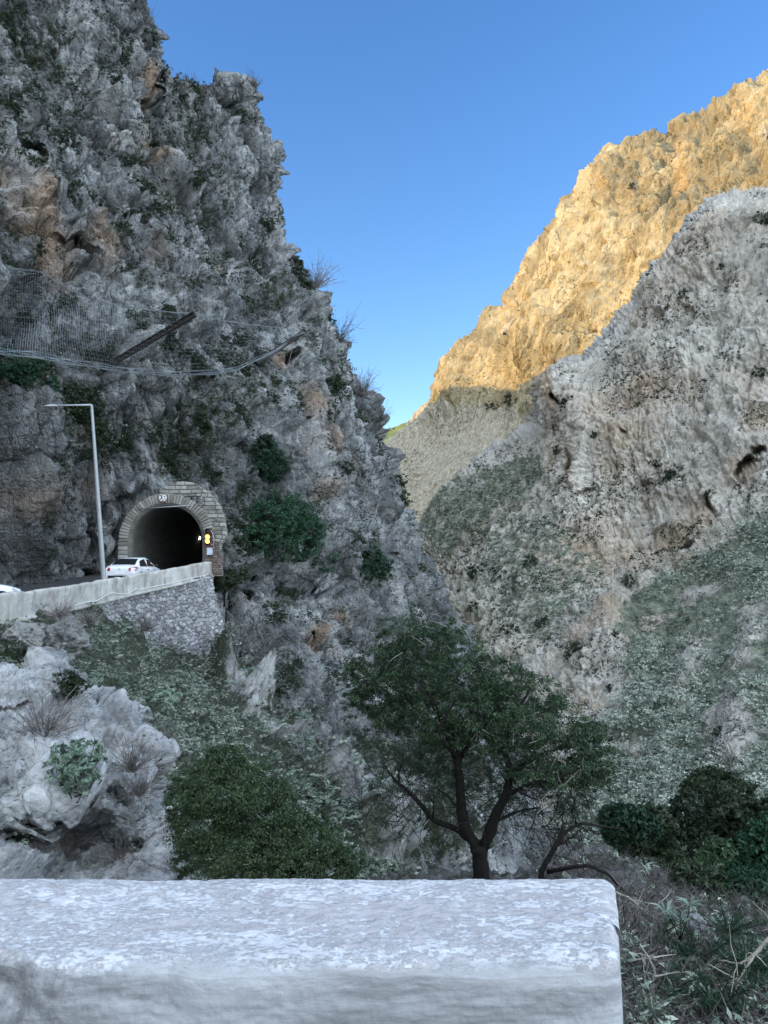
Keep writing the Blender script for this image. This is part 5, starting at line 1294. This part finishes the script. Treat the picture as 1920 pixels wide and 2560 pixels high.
# ---- foreground whitewashed wall --------------------------------------------------------------------
def front_wall():
    h = 1.0; yb, yf = 1.49, 1.17
    xl = -2.6; nx, npf = 1250, 420
    prof = [(yf - .004, -.02), (yf - .002, .4), (yf, .965), (yf + .004, .982), (yf + .014, .993), (yf + .03, .997), (yf + .16, .998), (yb - .05, 1.0), (yb - .02, .997), (yb - .004, .985), (yb, .96), (yb, .3), (yb, -3)]
    wt_ = [(0, 0), (1, 30), (2, 170), (3, 190), (4, 212), (5, 232), (6, 290), (7, 350), (8, 365), (9, 378), (10, 392), (11, 408), (12, 419)]
    pr_ = np.array(prof); ii = np.arange(npf)
    Yp = np.interp(ii, [b for a, b in wt_], pr_[:, 0]); Zp = np.interp(ii, [b for a, b in wt_], pr_[:, 1])
    # end position differs front to back
    s = np.linspace(0, 1, nx) ** .8
    xe = .352 + (Yp - yf) / (yb - yf) * (.430 - .352)
    X = xl + (xe[None] - xl) * s[:, None]
    Y = np.broadcast_to(Yp, X.shape).copy(); Z = np.broadcast_to(Zp, X.shape).copy()
    Xc = (X - .352)
    # round the end corner
    de = (xe[None] - X)
    # left front edge chipped back
    P = np.stack([X, Y, Z], -1)
    topm = sstep(.95, .99, Z) * 1.0
    edgef = np.exp(-((Y - yf - .01) / .03) ** 2) * sstep(.90, .95, Z)
    lump = fbm(P * 26 * np.array([.6, 1, 1]), 4, 801); fine = fbm(P * 110 * np.array([.6, 1, 1]), 3, 805); big = fbm(P * 5, 3, 807)
    Z = Z + topm * (.0010 * lump + .0011 * fine + .0025 * big)
    Z = Z - edgef * (.002 + .004 * fbm(P * np.array([7, 0, 0]), 3, 811)) 
    front = (1 - topm) * (Y < yf + .03)
    boards = ridged(np.stack([P[..., 0] * 1.3, 0 * X, Z * 22], -1), 3, 815)
    rid = np.exp(-((Z - .855 - .004 * fbm(P * 4, 2, 3)) / .004) ** 2) * sstep(-.6, -.2, X) + np.exp(-((Z - .905) / .003) ** 2) * .5
    Y = Y - front * (.0012 * lump + .0012 * fine + .0006 * boards + .003 * rid + .002 * big) + edgef * (.006 * fbm(P * np.array([9, 0, 0]), 3, 813))
    chip = sstep(-.50, -.64, X) * front
    Y = Y + (edgef + front * sstep(.90, .97, Z)) * .018 * sstep(-.50, -.60, X) * (1 + .4 * fbm(P * 12, 3, 820))
    X = X - topm * 0 + .003 * fbm(P * 18, 3, 817) * np.exp(-de / .02)
    # rounded end: pull top and faces in close to the end
    Z = Z - (.010 * np.exp(-de / .008)) * sstep(.9, 1, Z)
    Y = Y + (.012 * np.exp(-de / .010)) * np.where(Y < 1.3, 1, -1)
    P = np.stack([X, Y, Z], -1)
    # end cap: collapse to a spine in a few rows
    last = P[-1]; mid = last.copy(); mid[:, 1] = (yf + yb) / 2; mid[:, 2] = np.minimum(last[:, 2], .9); mid[:, 0] = .389
    caps = [last * (1 - t) + mid * t + np.array([.006 * math.sin(t * 1.5), 0, 0]) for t in np.linspace(0, 1, 40)[1:]]
    P = np.concatenate([P, np.array(caps)], 0)
    # worn patches of the limewash
    Q = P * np.array([1, 1, 1])
    nW = fbm(Q * np.array([55, 90, 90]), 4, 831, .6); nB = fbm(Q * np.array([4, 9, 9]), 3, 833)
    isTop = sstep(.975, .99, P[..., 2])
    centre = np.exp(-((P[..., 1] - 1.33) / .10) ** 2)
    worn = sstep(.05, .45, nW * .55 + .30 * nB + .42 * centre - .12) * isTop
    wf = sstep(.1, .7, .5 + .5 * nB) * (1 - isTop)
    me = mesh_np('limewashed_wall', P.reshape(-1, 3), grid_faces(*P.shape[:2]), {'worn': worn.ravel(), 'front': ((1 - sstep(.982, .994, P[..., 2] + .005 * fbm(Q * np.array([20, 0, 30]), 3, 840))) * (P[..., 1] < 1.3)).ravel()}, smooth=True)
    m, nt, b = new_mat('limewash'); g = NT(nt); pos = g.n('ShaderNodeNewGeometry').outputs['Position']
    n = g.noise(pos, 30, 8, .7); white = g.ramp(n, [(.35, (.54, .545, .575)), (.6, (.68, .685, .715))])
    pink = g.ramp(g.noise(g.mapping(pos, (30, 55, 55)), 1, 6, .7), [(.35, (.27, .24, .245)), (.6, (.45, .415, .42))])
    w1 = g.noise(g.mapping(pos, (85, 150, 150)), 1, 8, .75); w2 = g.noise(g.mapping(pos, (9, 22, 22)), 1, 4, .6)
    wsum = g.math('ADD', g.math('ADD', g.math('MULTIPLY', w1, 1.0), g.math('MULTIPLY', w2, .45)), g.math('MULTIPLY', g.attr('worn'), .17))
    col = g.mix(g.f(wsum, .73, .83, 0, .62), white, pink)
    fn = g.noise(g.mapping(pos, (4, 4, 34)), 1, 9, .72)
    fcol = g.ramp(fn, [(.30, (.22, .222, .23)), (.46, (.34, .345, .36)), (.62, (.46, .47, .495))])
    # mould on the left, ochre stain low down
    sxyz = g.n('ShaderNodeSeparateXYZ'); g.l(pos, sxyz.inputs[0])
    ml = g.math('MULTIPLY', g.f(sxyz.outputs[0], -.25, -.55), g.f(g.noise(pos, 22, 8, .75), .42, .58))
    fcol = g.mix(g.math('MULTIPLY', ml, .8), fcol, (.13, .13, .135))
    oc = g.math('MULTIPLY', g.f(sxyz.outputs[2], .88, .80), g.f(g.noise(pos, 5, 5, .6, .5), .48, .62))
    fcol = g.mix(g.math('MULTIPLY', oc, .5), fcol, (.36, .29, .17))
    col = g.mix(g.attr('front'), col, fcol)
    # small dark lichen spots
    vo = g.voro(g.mapping(pos, (11, 14, 14)), 1.0); vn = g.noise(pos, 60, 5, .7)
    sp = g.f(g.math('ADD', vo, g.math('MULTIPLY', vn, .35)), .20, .29, .75, 0)
    col = g.mix(g.math('MULTIPLY', sp, g.f(g.noise(pos, 3.3, 2, .5), .5, .6)), col, (.10, .10, .105))
    g.l(col, b.inputs['Base Color']); b.inputs['Roughness'].default_value = .85; b.inputs['Specular IOR Level'].default_value = .25
    g.bump(g.math('ADD', g.noise(pos, 160, 6, .75), g.math('MULTIPLY', g.f(wsum, .72, .82, 1, 0), g.f(g.attr('front'), 0, 1, 1.1, .1))), .7, .0022, b)
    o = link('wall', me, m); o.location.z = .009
    tag(o, 'low whitewashed concrete wall with a worn pinkish top filling the foreground', 'wall')
front_wall()
#@@NEXT
# ================================================================== near trees and bushes
def ell(px, py, D, rx, ry, rd=None):
    p = P3(px, py, D); a = rx * D / 1920; b = ry * D / 1920
    return (p[0], p[1], p[2], a, rd or a * .8, b)

# main tree in the middle
TD = 10.0
r4 = np.random.default_rng(41)
tb = P3(1212, 2330, TD)
tree = empty('olive_tree', tb); tag(tree, 'dark multi-stemmed tree with a wide small-leaved crown rising behind the white wall', 'tree')
limbs = {
 'trunk': [[(1212, 2330, 0, 44), (1210, 2200, 0, 36), (1205, 2150, 0, 34), (1198, 2112, 0, 34)]],
 'limb': [[(1200, 2125, 0, 28), (1172, 2085, .05, 26), (1160, 2040, .1, 24), (1154, 1985, .1, 20), (1146, 1900, 0, 18), (1125, 1840, -.1, 15), (1095, 1780, -.2, 11), (1060, 1700, -.3, 6)],
          [(1205, 2125, 0, 28), (1222, 2085, -.05, 26), (1232, 2040, -.1, 22), (1262, 1990, -.2, 19), (1276, 1930, -.2, 17), (1262, 1880, -.2, 14), (1280, 1800, -.3, 9), (1330, 1720, -.3, 5)],
          [(1190, 2110, 0, 17), (1140, 2072, .2, 14), (1080, 2050, .3, 11), (1030, 1990, .4, 9), (992, 1958, .5, 7), (965, 1925, .5, 4)],
          [(1146, 1905, 0, 13), (1180, 1850, .2, 11), (1230, 1800, .3, 8), (1270, 1720, .4, 5)],
          [(1128, 1845, 0, 12), (1060, 1790, .3, 9), (990, 1730, .5, 6), (930, 1690, .6, 4)],
          [(1272, 1935, -.2, 13), (1330, 1900, -.1, 10), (1400, 1870, 0, 8), (1470, 1865, .1, 5)],
          [(1262, 1990, -.2, 11), (1320, 1960, -.4, 8), (1380, 1950, -.5, 6), (1440, 1925, -.5, 3)],
          [(1140, 1895, 0, 9), (1108, 1860, -.3, 8), (1090, 1820, -.4, 6), (1150, 1730, -.5, 4)],
          [(995, 1958, .5, 5), (1003, 1920, .5, 4), (1008, 1880, .5, 3)], [(1080, 2050, .3, 5), (1090, 2010, .2, 4), (1075, 1985, .2, 2)], [(1160, 2040, .1, 6), (1120, 1990, 0, 4), (1095, 1975, 0, 3)],
          [(1232, 2060, 0, 8), (1290, 2030, .3, 6), (1340, 2020, .4, 4)], [(1275, 1930, -.2, 8), (1300, 1980, -.4, 5), (1345, 2000, -.5, 3)]]}
for nm, ls in limbs.items():
    for l in ls:
        m = MB(); q = resample(l, 18)
        q[:, 0] += np.cumsum(r4.normal(size=18)) * 1.3; q[0, 0] = l[0][0]
        pts = P3(q[:, 0], q[:, 1], TD + q[:, 2]) - tb
        m.tube(list(pts), list(q[:, 3] * .58 * TD / 1920 * (1 + .08 * r4.normal(size=18))), 10); m.build('trunk' if nm == 'trunk' else 'limb', MAT['bark'], tree, True)
cb = [(930, 1650, 60, 40, .5), (960, 1700, 90, 55, .5), (1020, 1640, 90, 55, .4), (1080, 1600, 80, 45, .2), (1140, 1620, 80, 45, 0), (1060, 1700, 100, 60, .1), (1160, 1690, 100, 60, -.1), (1250, 1690, 90, 50, 0), (1330, 1740, 90, 55, .1), (1200, 1770, 110, 60, -.2), (1110, 1770, 90, 55, 0), (1300, 1810, 110, 60, -.2),
      (1110, 1830, 80, 45, 0), (1205, 1855, 85, 40, -.1), (1450, 1935, 80, 36, 0), (1330, 1925, 90, 36, -.2), (895, 1700, 50, 60, .4), (985, 1790, 70, 40, .4), (1000, 1600, 60, 40, .4), (1260, 1760, 90, 50, .3),
      (1400, 1800, 90, 60, 0), (1470, 1850, 70, 55, .1), (1400, 1890, 100, 50, -.1), (1280, 1860, 80, 45, -.2), (1490, 1910, 50, 40, 0), (1020, 1770, 80, 45, .3), (930, 1750, 60, 40, .6), (1190, 1830, 70, 40, .1), (1380, 1950, 60, 24, -.4), (1120, 1570, 50, 30, .2), (1500, 1870, 45, 40, .2)]
bl = [ell(x, y, TD + d, a, b) for x, y, a, b, d in cb]
bl = [(b[0] - tb[0], b[1] - tb[1], b[2] - tb[2]) + b[3:] for b in bl]
v, rn = cloud(bl, 112000, .040, .34, r4, clump=.27, nclump=1900, shell=.30, up=.3)
sb_ = [ell(x, y, TD + d, a, b) for x, y, a, b, d in [(1000, 1870, 90, 60, .5), (1340, 1990, 100, 46, .3), (1180, 1935, 60, 60, .7), (1060, 1950, 80, 60, .7), (1430, 1985, 70, 40, .2), (900, 1800, 60, 70, .6), (1090, 1900, 80, 60, .4), (1500, 1950, 50, 40, .1), (860, 1690, 30, 50, .5), (1540, 1900, 26, 40, .2), (1030, 1570, 90, 40, .4)]]
sb_ = [(b[0] - tb[0], b[1] - tb[1], b[2] - tb[2]) + b[3:] for b in sb_]
v2, rn2 = cloud(sb_, 17000, .036, .30, r4, clump=.22, nclump=520, shell=.2, up=.2)
v = np.concatenate([v, v2]); rn = np.r_[rn, rn2 * .7]
link('crown', quads_mesh('crown', v, rn), MAT['olive_leaf'], tree)
tv, tr_ = [], []
m = MB()
for b in bl:
    for k in range(12):
        p = np.array(b[:3]) + r4.normal(size=3) * .55 * np.array(b[3:]); d = r4.normal(size=3) * .5 + np.array([0, 0, .5]); L_ = r4.uniform(.08, .24)
        m.tube([p, p + d * L_ * .5, p + d * L_ + r4.normal(size=3) * .02], [.0035, .0028, .0015], 3, False)
tag(m.build('twigs', MAT['pale_bark'], tree), kind='stuff')
# dead twigs in the lower part
m = MB()
for k in range(420):
    x, y = r4.choice([960, 1030, 1110, 1180, 1300, 1380, 1450]) + r4.uniform(-60, 60), r4.uniform(1900, 2080)
    p = P3(x, y, TD + r4.uniform(-.6, .8)) - tb; pts = [p]; d = r4.normal(size=3) * .7
    for j in range(4): d = d + r4.normal(size=3) * .3; p = p + d * .09; pts.append(p)
    m.tube(pts, [.006, .005, .004, .003, .0015], 3, False)
tag(m.build('dead_twigs', MAT['bark'], tree), kind='stuff')

# second dark tree: bent bare branches right of the main tree
def branches(name, lines, D, mat, label, cat, taper=None, twigs=0, r=r4, leaves=None):
    b0_ = P3(lines[0][0][0], lines[0][0][1], D); e = empty(name, b0_); tag(e, label, cat)
    for l in lines:
        q = resample(l, 14); q[1:, 0] += r.normal(size=13) * 1.2; q[1:, 1] += r.normal(size=13) * 1.2
        pts = P3(q[:, 0], q[:, 1], D + q[:, 2]) - b0_; m = MB(); m.tube(list(pts), list(q[:, 3] * .62 * D / 1920), 7); m.build('branch', mat, e, True)
    if twigs:
        m = MB()
        for k in range(twigs):
            l = lines[r.integers(0, len(lines))]; q = resample(l, 20)[r.integers(3, 20)]; p = P3(q[0], q[1], D + q[2]) - b0_; d = r.normal(size=3) * .7; pts = [p]
            for j in range(4): d = d + r.normal(size=3) * .35; p = p + d * .07 * D / 9; pts.append(p)
            m.tube(pts, [.006, .005, .004, .003, .0015], 3, False)
        tag(m.build('twigs', mat, e), kind='stuff')
    return e
branches('bare_tree', [[(1350, 2260, 0, 13), (1355, 2180, 0, 12), (1385, 2120, 0, 10), (1410, 2080, 0, 8), (1440, 2058, 0, 6), (1500, 2066, 0, 4), (1560, 2072, 0, 3)], [(1385, 2120, 0, 7), (1420, 2100, .2, 5), (1455, 2072, .3, 3)], [(1390, 2115, 0, 5), (1408, 2060, .2, 4), (1410, 2010, .3, 2)], [(1440, 2058, 0, 4), (1430, 2030, .1, 3), (1440, 1990, .1, 2)],
          [(1370, 2180, .0, 9), (1420, 2168, -.3, 8), (1470, 2164, -.4, 7), (1520, 2185, -.4, 5), (1560, 2230, -.3, 3)]], 9.0, MAT['bark'], 'leafless dark tree with bent branches behind the right end of the white wall', 'tree', twigs=50)

# big green bush at the left
BD = 7.2
def lumps(n, shape, r): return None
bb = [(560, 1905, 60, 40, .1), (500, 1950, 70, 45, 0), (610, 1945, 80, 45, .1), (560, 1985, 110, 60, -.1), (460, 2010, 50, 50, 0), (680, 1990, 60, 45, .2), (650, 2050, 100, 60, 0), (500, 2070, 90, 60, -.1), (740, 2060, 50, 45, .2), (760, 2110, 90, 50, .1), (840, 2110, 45, 40, .2), (600, 2130, 120, 70, -.2), (460, 2140, 36, 60, 0), (880, 2150, 40, 44, .2), (800, 2060, 34, 36, .3), (575, 1865, 24, 22, .1), (700, 2160, 120, 60, -.1), (840, 2170, 60, 50, .1), (540, 1880, 30, 20, .1)]
def leafy_bush(name, label, D, bb, n, size, aspect, mat, r, stems=40, stem_mat=None, stem_r=.004, base=None, **kw):
    bs = base if base is not None else P3(bb[len(bb) // 2][0], 2230, D)
    e = empty(name, bs); tag(e, label, 'bush')
    bl = [ell(x, y, D + d, a, b) for x, y, a, b, d in bb]; bl = [(b[0] - bs[0], b[1] - bs[1], b[2] - bs[2]) + b[3:] for b in bl]
    v, rn = cloud(bl, n, size, aspect, r, **kw); link('foliage', quads_mesh('foliage', v, rn), mat, e)
    m = MB()
    for k in range(stems):
        b = bl[r.integers(0, len(bl))]; t = np.array(b[:3]) + r.normal(size=3) * np.array(b[3:]) * .5
        s0_ = r.normal(size=3) * .06; mid = (s0_ + t) / 2 + r.normal(size=3) * .08
        m.tube([s0_, mid, t, t + r.normal(size=3) * .04 + [0, 0, .05]], [stem_r * 2, stem_r * 1.5, stem_r, stem_r * .4], 4, False)
    m.build('stems', stem_mat or MAT['bark'], e)
    return e
leafy_bush('green_bush', 'large deep green bush beside the foreground rocks, just above the white wall', BD, bb, 85000, .030, .34, MAT['bush_leaf'], r4, 60, MAT['bark'], .003, clump=.30, nclump=1500, shell=.45, up=.3)
leafy_bush('silver_bush', 'silver-green broad-leaved shrub on the foreground rocks at the left', 7.9, [(170, 1880, 45, 30, 0), (215, 1870, 40, 26, .1), (150, 1920, 40, 30, 0), (200, 1925, 50, 35, 0), (245, 1910, 30, 30, .1), (190, 1975, 30, 18, -.1), (165, 1960, 20, 14, 0)], 3400, .07, .34, MAT['pale_leaf'], r4, 24, base=P3(185, 2010, 8.0), clump=.26, nclump=150, up=.9, outward=1.0)
leafy_bush('dark_bush', 'small dark bush on the ledge behind the top of the foreground rocks', 10.0, [(165, 1700, 36, 26, 0), (190, 1715, 30, 24, .1), (150, 1730, 30, 20, 0)], 3000, .045, .3, MAT['dark_leaf'], r4, 14, base=P3(170, 1750, 10.2))
for (x, y, D, rp, lab, g_) in [(110, 1850, 8.9, 130, 'brown leafless twiggy bush on the foreground rocks at far left', None), (330, 1930, 8.6, 90, 'grey-brown twiggy bush hanging over the edge of the foreground rocks', None), (350, 1990, 8.3, 70, 'low tangled twigs over the pale rock beside the large green bush', None),
        (150, 1545, 27.5, 62, 'grey-brown twiggy bush against the outer face of the road parapet', None), (225, 1560, 29, 50, 'dark twiggy bush below the parapet, left of the rubble wall', None), (362, 1578, 35.5, 52, 'dry twiggy bush in front of the rubble retaining wall', None), (300, 2160, 7.9, 70, 'dark brown twigs under the rocks right above the white wall', None), (400, 1870, 10.5, 70, 'thin reddish twigs above the large green bush', None)]:
    s = rp * D / 1920
    o = place('twiggy_bush', TWIG[int(r4.integers(0, 3))], P3(x, y, D), s, MAT['twig'], sz=1.0); tag(o, lab, 'bush')
for k, (x, y, D, rp, me_, mt, lab) in enumerate([(28, 1620, 22, 42, GREEN[0], 'dark_leaf', 'dark green bush at the left border under the parapet'), (630, 1850, 27, 30, PALE[0], 'pale_leaf', 'small silvery shrub left of the pale rock spine'), (245, 1690, 12, 26, PALE[1], 'pale_leaf', 'pale green shrub behind the rounded rock at the left'),
        (410, 1745, 25, 46, PALE[2], 'pale_leaf', 'silvery shrub in the middle of the scrub slope'), (640, 1680, 42, 36, PALE[1], 'pale_leaf', 'pale green shrub at the foot of the cliff, right of the rubble wall'), (735, 1680, 46, 34, DARK[1], 'dark_leaf', 'dark grey bush below the small orange cave at the cliff foot')]):
    tag(place('slope_bush', me_, P3(x, y + rp * .5, D), rp * D / 1920, None), lab, 'bush')
for me_ in PALE:
    if not me_.materials: me_.materials.append(MAT['pale_leaf'])
for me_ in GREEN:
    if not me_.materials: me_.materials.append(MAT['dark_leaf'])

# dark trees in the gully at the lower right
for (x, y, D, blb, mt, lab) in [
    (1560, 2140, 21, [(1555, 2045, 50, 34, 0), (1600, 2065, 50, 36, 0), (1540, 2080, 40, 34, 0), (1585, 2030, 30, 20, 0)], 'pine_leaf', 'rounded green tree right of the bent bare branches'),
    (1700, 2200, 24, [(1690, 2060, 60, 50, 0), (1720, 2020, 50, 40, 0), (1660, 2110, 60, 60, 0), (1730, 2110, 60, 60, 0), (1690, 2170, 70, 50, 0)], 'dark_leaf', 'dark tree left in the thicket at the lower right'),
    (1790, 2190, 26, [(1790, 1990, 50, 36, 0), (1810, 2030, 60, 45, 0), (1770, 2060, 50, 45, 0), (1800, 2110, 60, 60, 0), (1830, 2160, 50, 50, 0)], 'dark_leaf', 'tallest dark tree of the thicket at the lower right'),
    (1770, 2230, 20, [(1800, 2120, 34, 26, 0), (1780, 2150, 36, 26, 0), (1810, 2175, 34, 24, 0)], 'olive_leaf', 'brighter green young tree in the middle of the dark thicket'),
    (1900, 2250, 22, [(1890, 2120, 50, 50, 0), (1920, 2180, 60, 50, 0), (1870, 2200, 50, 45, 0), (1940, 2080, 60, 50, 0)], 'pine_leaf', 'green tree of the thicket at the right border of the photo'),
    (1640, 2260, 17, [(1620, 2180, 50, 34, 0), (1660, 2210, 60, 34, 0), (1600, 2220, 40, 24, 0)], 'dark_leaf', 'low dark bush in front of the thicket, nearest the white wall end')]:
    e = P3(x, y, D)
    crown_tree('gully_tree', e, [ell(a, b, D + d, c, d2) for a, b, c, d2, d in blb], 9000, .16 if D > 18 else .11, .4, MAT[mt], lab, 'tree', .12, clump=.3)

for (x, y, D, blb, mt, lab) in [
    (1760, 2280, 17, [(1750, 2210, 70, 50, 0), (1800, 2240, 60, 40, 0), (1700, 2250, 60, 34, 0), (1720, 2190, 40, 40, 0)], 'dark_leaf', 'dark bushy tree at the foot of the thicket, above the long-leaved seedling'),
    (1880, 2300, 17, [(1870, 2250, 60, 45, 0), (1920, 2230, 60, 50, 0), (1840, 2200, 40, 40, 0)], 'pine_leaf', 'dark green bushy tree at the foot of the thicket, cut by the right border'),
    (1640, 2200, 22, [(1610, 2130, 60, 50, 0), (1660, 2150, 60, 50, 0), (1590, 2180, 50, 40, 0), (1640, 2060, 50, 40, 0)], 'dark_leaf', 'dark tree filling the left side of the thicket, right of the bent branches'),
    (1830, 2200, 24, [(1850, 2060, 60, 50, 0), (1900, 2040, 60, 44, 0), (1860, 2110, 60, 50, 0), (1760, 2200, 60, 50, 0)], 'dark_leaf', 'broad dark tree in the upper right part of the thicket'),
    (1640, 1960, 40, [(1780, 1950, 60, 30, 0), (1830, 1975, 60, 30, 0), (1740, 1975, 40, 24, 0)], 'dark_leaf', 'dark tree standing behind the top of the thicket')]:
    crown_tree('gully_tree', P3(blb[0][0], blb[0][1] + 60, D), [ell(a, b, D + d, c, d2) for a, b, c, d2, d in blb], 9000, .12 if D < 20 else .26, .4, MAT[mt], lab, 'tree', .12, clump=.3)
# seedling with broad leaves, conifer sprigs and bleached sticks on the near bank
sd_ = P3(1700, 2350, 6.0); e = empty('seedling', sd_); tag(e, 'young plant with long pale leaves in a rosette, right of the wall end', 'plant')
m = MB(); hv = []; rn = []
for (cx0, cy0) in ((1665, 2280), (1725, 2265), (1700, 2300)):
    c_ = P3(cx0, cy0, 6.0) - sd_; m.tube([(0, 0, 0), c_ * .5 + [0.01, 0, 0], c_], [.006, .005, .003], 5)
    for k in range(11):
        an = k * 2.4; d = np.array([math.cos(an), math.sin(an) * .8, r4.uniform(.05, .7)]); d /= np.linalg.norm(d); L_ = r4.uniform(.09, .15)
        sdv = np.cross(d, [0, 0, 1]); sdv /= np.linalg.norm(sdv); sdv *= .016
        a = c_ + d * .01; b = c_ + d * L_ * .55 + [0, 0, .012]; t = c_ + d * L_ - [0, 0, .015]
        hv += [a, b + sdv, t, b - sdv]; rn.append(r4.uniform(.3, 1))
m.build('stem', MAT['bark'], e, True)
link('leaves', quads_mesh('leaves', np.array(hv), np.array(rn)), MAT['pale_leaf'], e)
def sprig(x, y, D, n, lab, r=r4):
    b0_ = P3(x, y, D); e = empty('conifer_sapling', b0_); tag(e, lab, 'sapling'); m = MB(); hv = []; rn = []
    for k in range(n):
        an = r.uniform(0, 6.28); d = np.array([math.cos(an), math.sin(an), r.uniform(.1, .9)]); d /= np.linalg.norm(d); L_ = r.uniform(.15, .38)
        m.tube([(0, 0, 0), d * L_ * .5, d * L_ + [0, 0, .02]], [.004, .003, .001], 4, False)
        for j in range(46):
            t = r.uniform(.1, 1); p = d * L_ * t; dd = r.normal(size=3) + d * .6; dd /= np.linalg.norm(dd); q = np.cross(dd, r.normal(size=3)); q *= .0022 / (np.linalg.norm(q) + 1e-9)
            hv += [p - q, p + q, p + dd * .045 + q * .4, p + dd * .045 - q * .4]; rn.append(r.uniform(0, 1))
    m.build('stem', MAT['bark'], e); link('needles', quads_mesh('needles', np.array(hv), np.array(rn)), MAT['pine_leaf'], e)
sprig(1740, 2400, 5.6, 34, 'small dark conifer sapling below the pale-leaved seedling'); sprig(1870, 2420, 5.2, 40, 'bushy conifer sapling at the right border, lower corner'); sprig(1820, 2330, 6.2, 26, 'sparse conifer sapling above the bleached branch'); sprig(1640, 2500, 5.0, 26, 'low conifer sapling beside the lower wall corner'); sprig(1790, 2520, 4.8, 34, 'lowest conifer sapling in the right corner of the photo')
branches('fallen_branch', [[(1960, 2300, 0, 8), (1920, 2345, 0, 7), (1890, 2380, 0, 6), (1865, 2420, -.05, 4), (1840, 2470, -.1, 3)], [(1890, 2380, 0, 4), (1850, 2410, 0, 3), (1800, 2400, .1, 2)]], 5.0, MAT['pale_bark'], 'bleached bare branch slanting in from the right border', 'branch', twigs=16)
branches('fallen_branch', [[(1700, 2480, 0, 4), (1760, 2430, 0, 4), (1810, 2405, 0, 3), (1870, 2390, .1, 2)]], 5.3, MAT['pale_bark'], 'thin pale stick lying below the seedling', 'branch', twigs=8)
branches('fallen_branch', [[(1600, 2360, 0, 3), (1625, 2400, 0, 4), (1638, 2430, 0, 4), (1628, 2470, 0, 4), (1632, 2520, 0, 3)], [(1628, 2400, 0, 3), (1634, 2385, 0, 2)]], 5.0, MAT['pale_bark'], 'crooked pale stick standing just right of the wall end', 'branch', twigs=6)
branches('fallen_branch', [[(1540, 2230, 0, 4), (1580, 2250, 0, 4), (1625, 2290, 0, 3)], [(1580, 2250, 0, 2), (1640, 2262, .1, 2)]], 7.5, MAT['pale_bark'], 'pale forked stick beside the back corner of the white wall', 'branch', twigs=14)
branches('fallen_branch', [[(1545, 2330, 0, 4), (1580, 2350, 0, 4), (1610, 2390, 0, 3), (1625, 2440, 0, 2)]], 6, MAT['bark'], 'dark arching stick by the side of the white wall', 'branch', twigs=20)

# loose stones
def boulder(x, y, D, rp, lab, mat, seed, sx=1.2, sz=.8, cat='boulder'):
    n_ = 70; th = np.linspace(0, math.pi, n_); ph = np.linspace(0, 2 * math.pi, n_ * 2)
    T_, Ph = np.meshgrid(th, ph, indexing='ij'); d = np.stack([np.sin(T_) * np.cos(Ph), np.sin(T_) * np.sin(Ph), np.cos(T_)], -1)
    s = rp * D / 1920; Pq = d * s * np.array([sx, 1, sz]); Pq = Pq + d * (s * .28 * blocks(d * 1.3 + seed, seed, 1.2, .2) + s * .10 * blocks(d * 3.5 + seed, seed + 3, 1.2, .3) + s * .05 * fbm(d * 6, 3, seed))[..., None]
    F = grid_faces(n_, n_ * 2); o = link('boulder', mesh_np('boulder', Pq.reshape(-1, 3), F, {'ochre': np.zeros(n_ * n_ * 2), 'veg': np.full(n_ * n_ * 2, .1)}), mat)
    o.location = P3(x, y, D); tag(o, lab, cat)
boulder(1740, 2312, 6.3, 26, 'pale squarish stone on the bank under the long-leaved seedling', MAT['near_rock'], 5, 1.0, .9)
boulder(1838, 2452, 5.4, 12, 'small white stone by the bleached branch', MAT['near_rock'], 9)
boulder(150, 1600, 24, 52, 'big rounded boulder overgrown with grey herbs below the parapet', MAT['slope'], 15, 1.3, .8)
boulder(60, 1590, 23, 40, 'smaller rounded boulder left of the overgrown one, under the parapet', MAT['slope'], 19, 1.2, .9)
boulder(345, 1572, 37, 13, 'small upright pale stone at the foot of the rubble wall', MAT['near_rock'], 23, .7, 1.2)
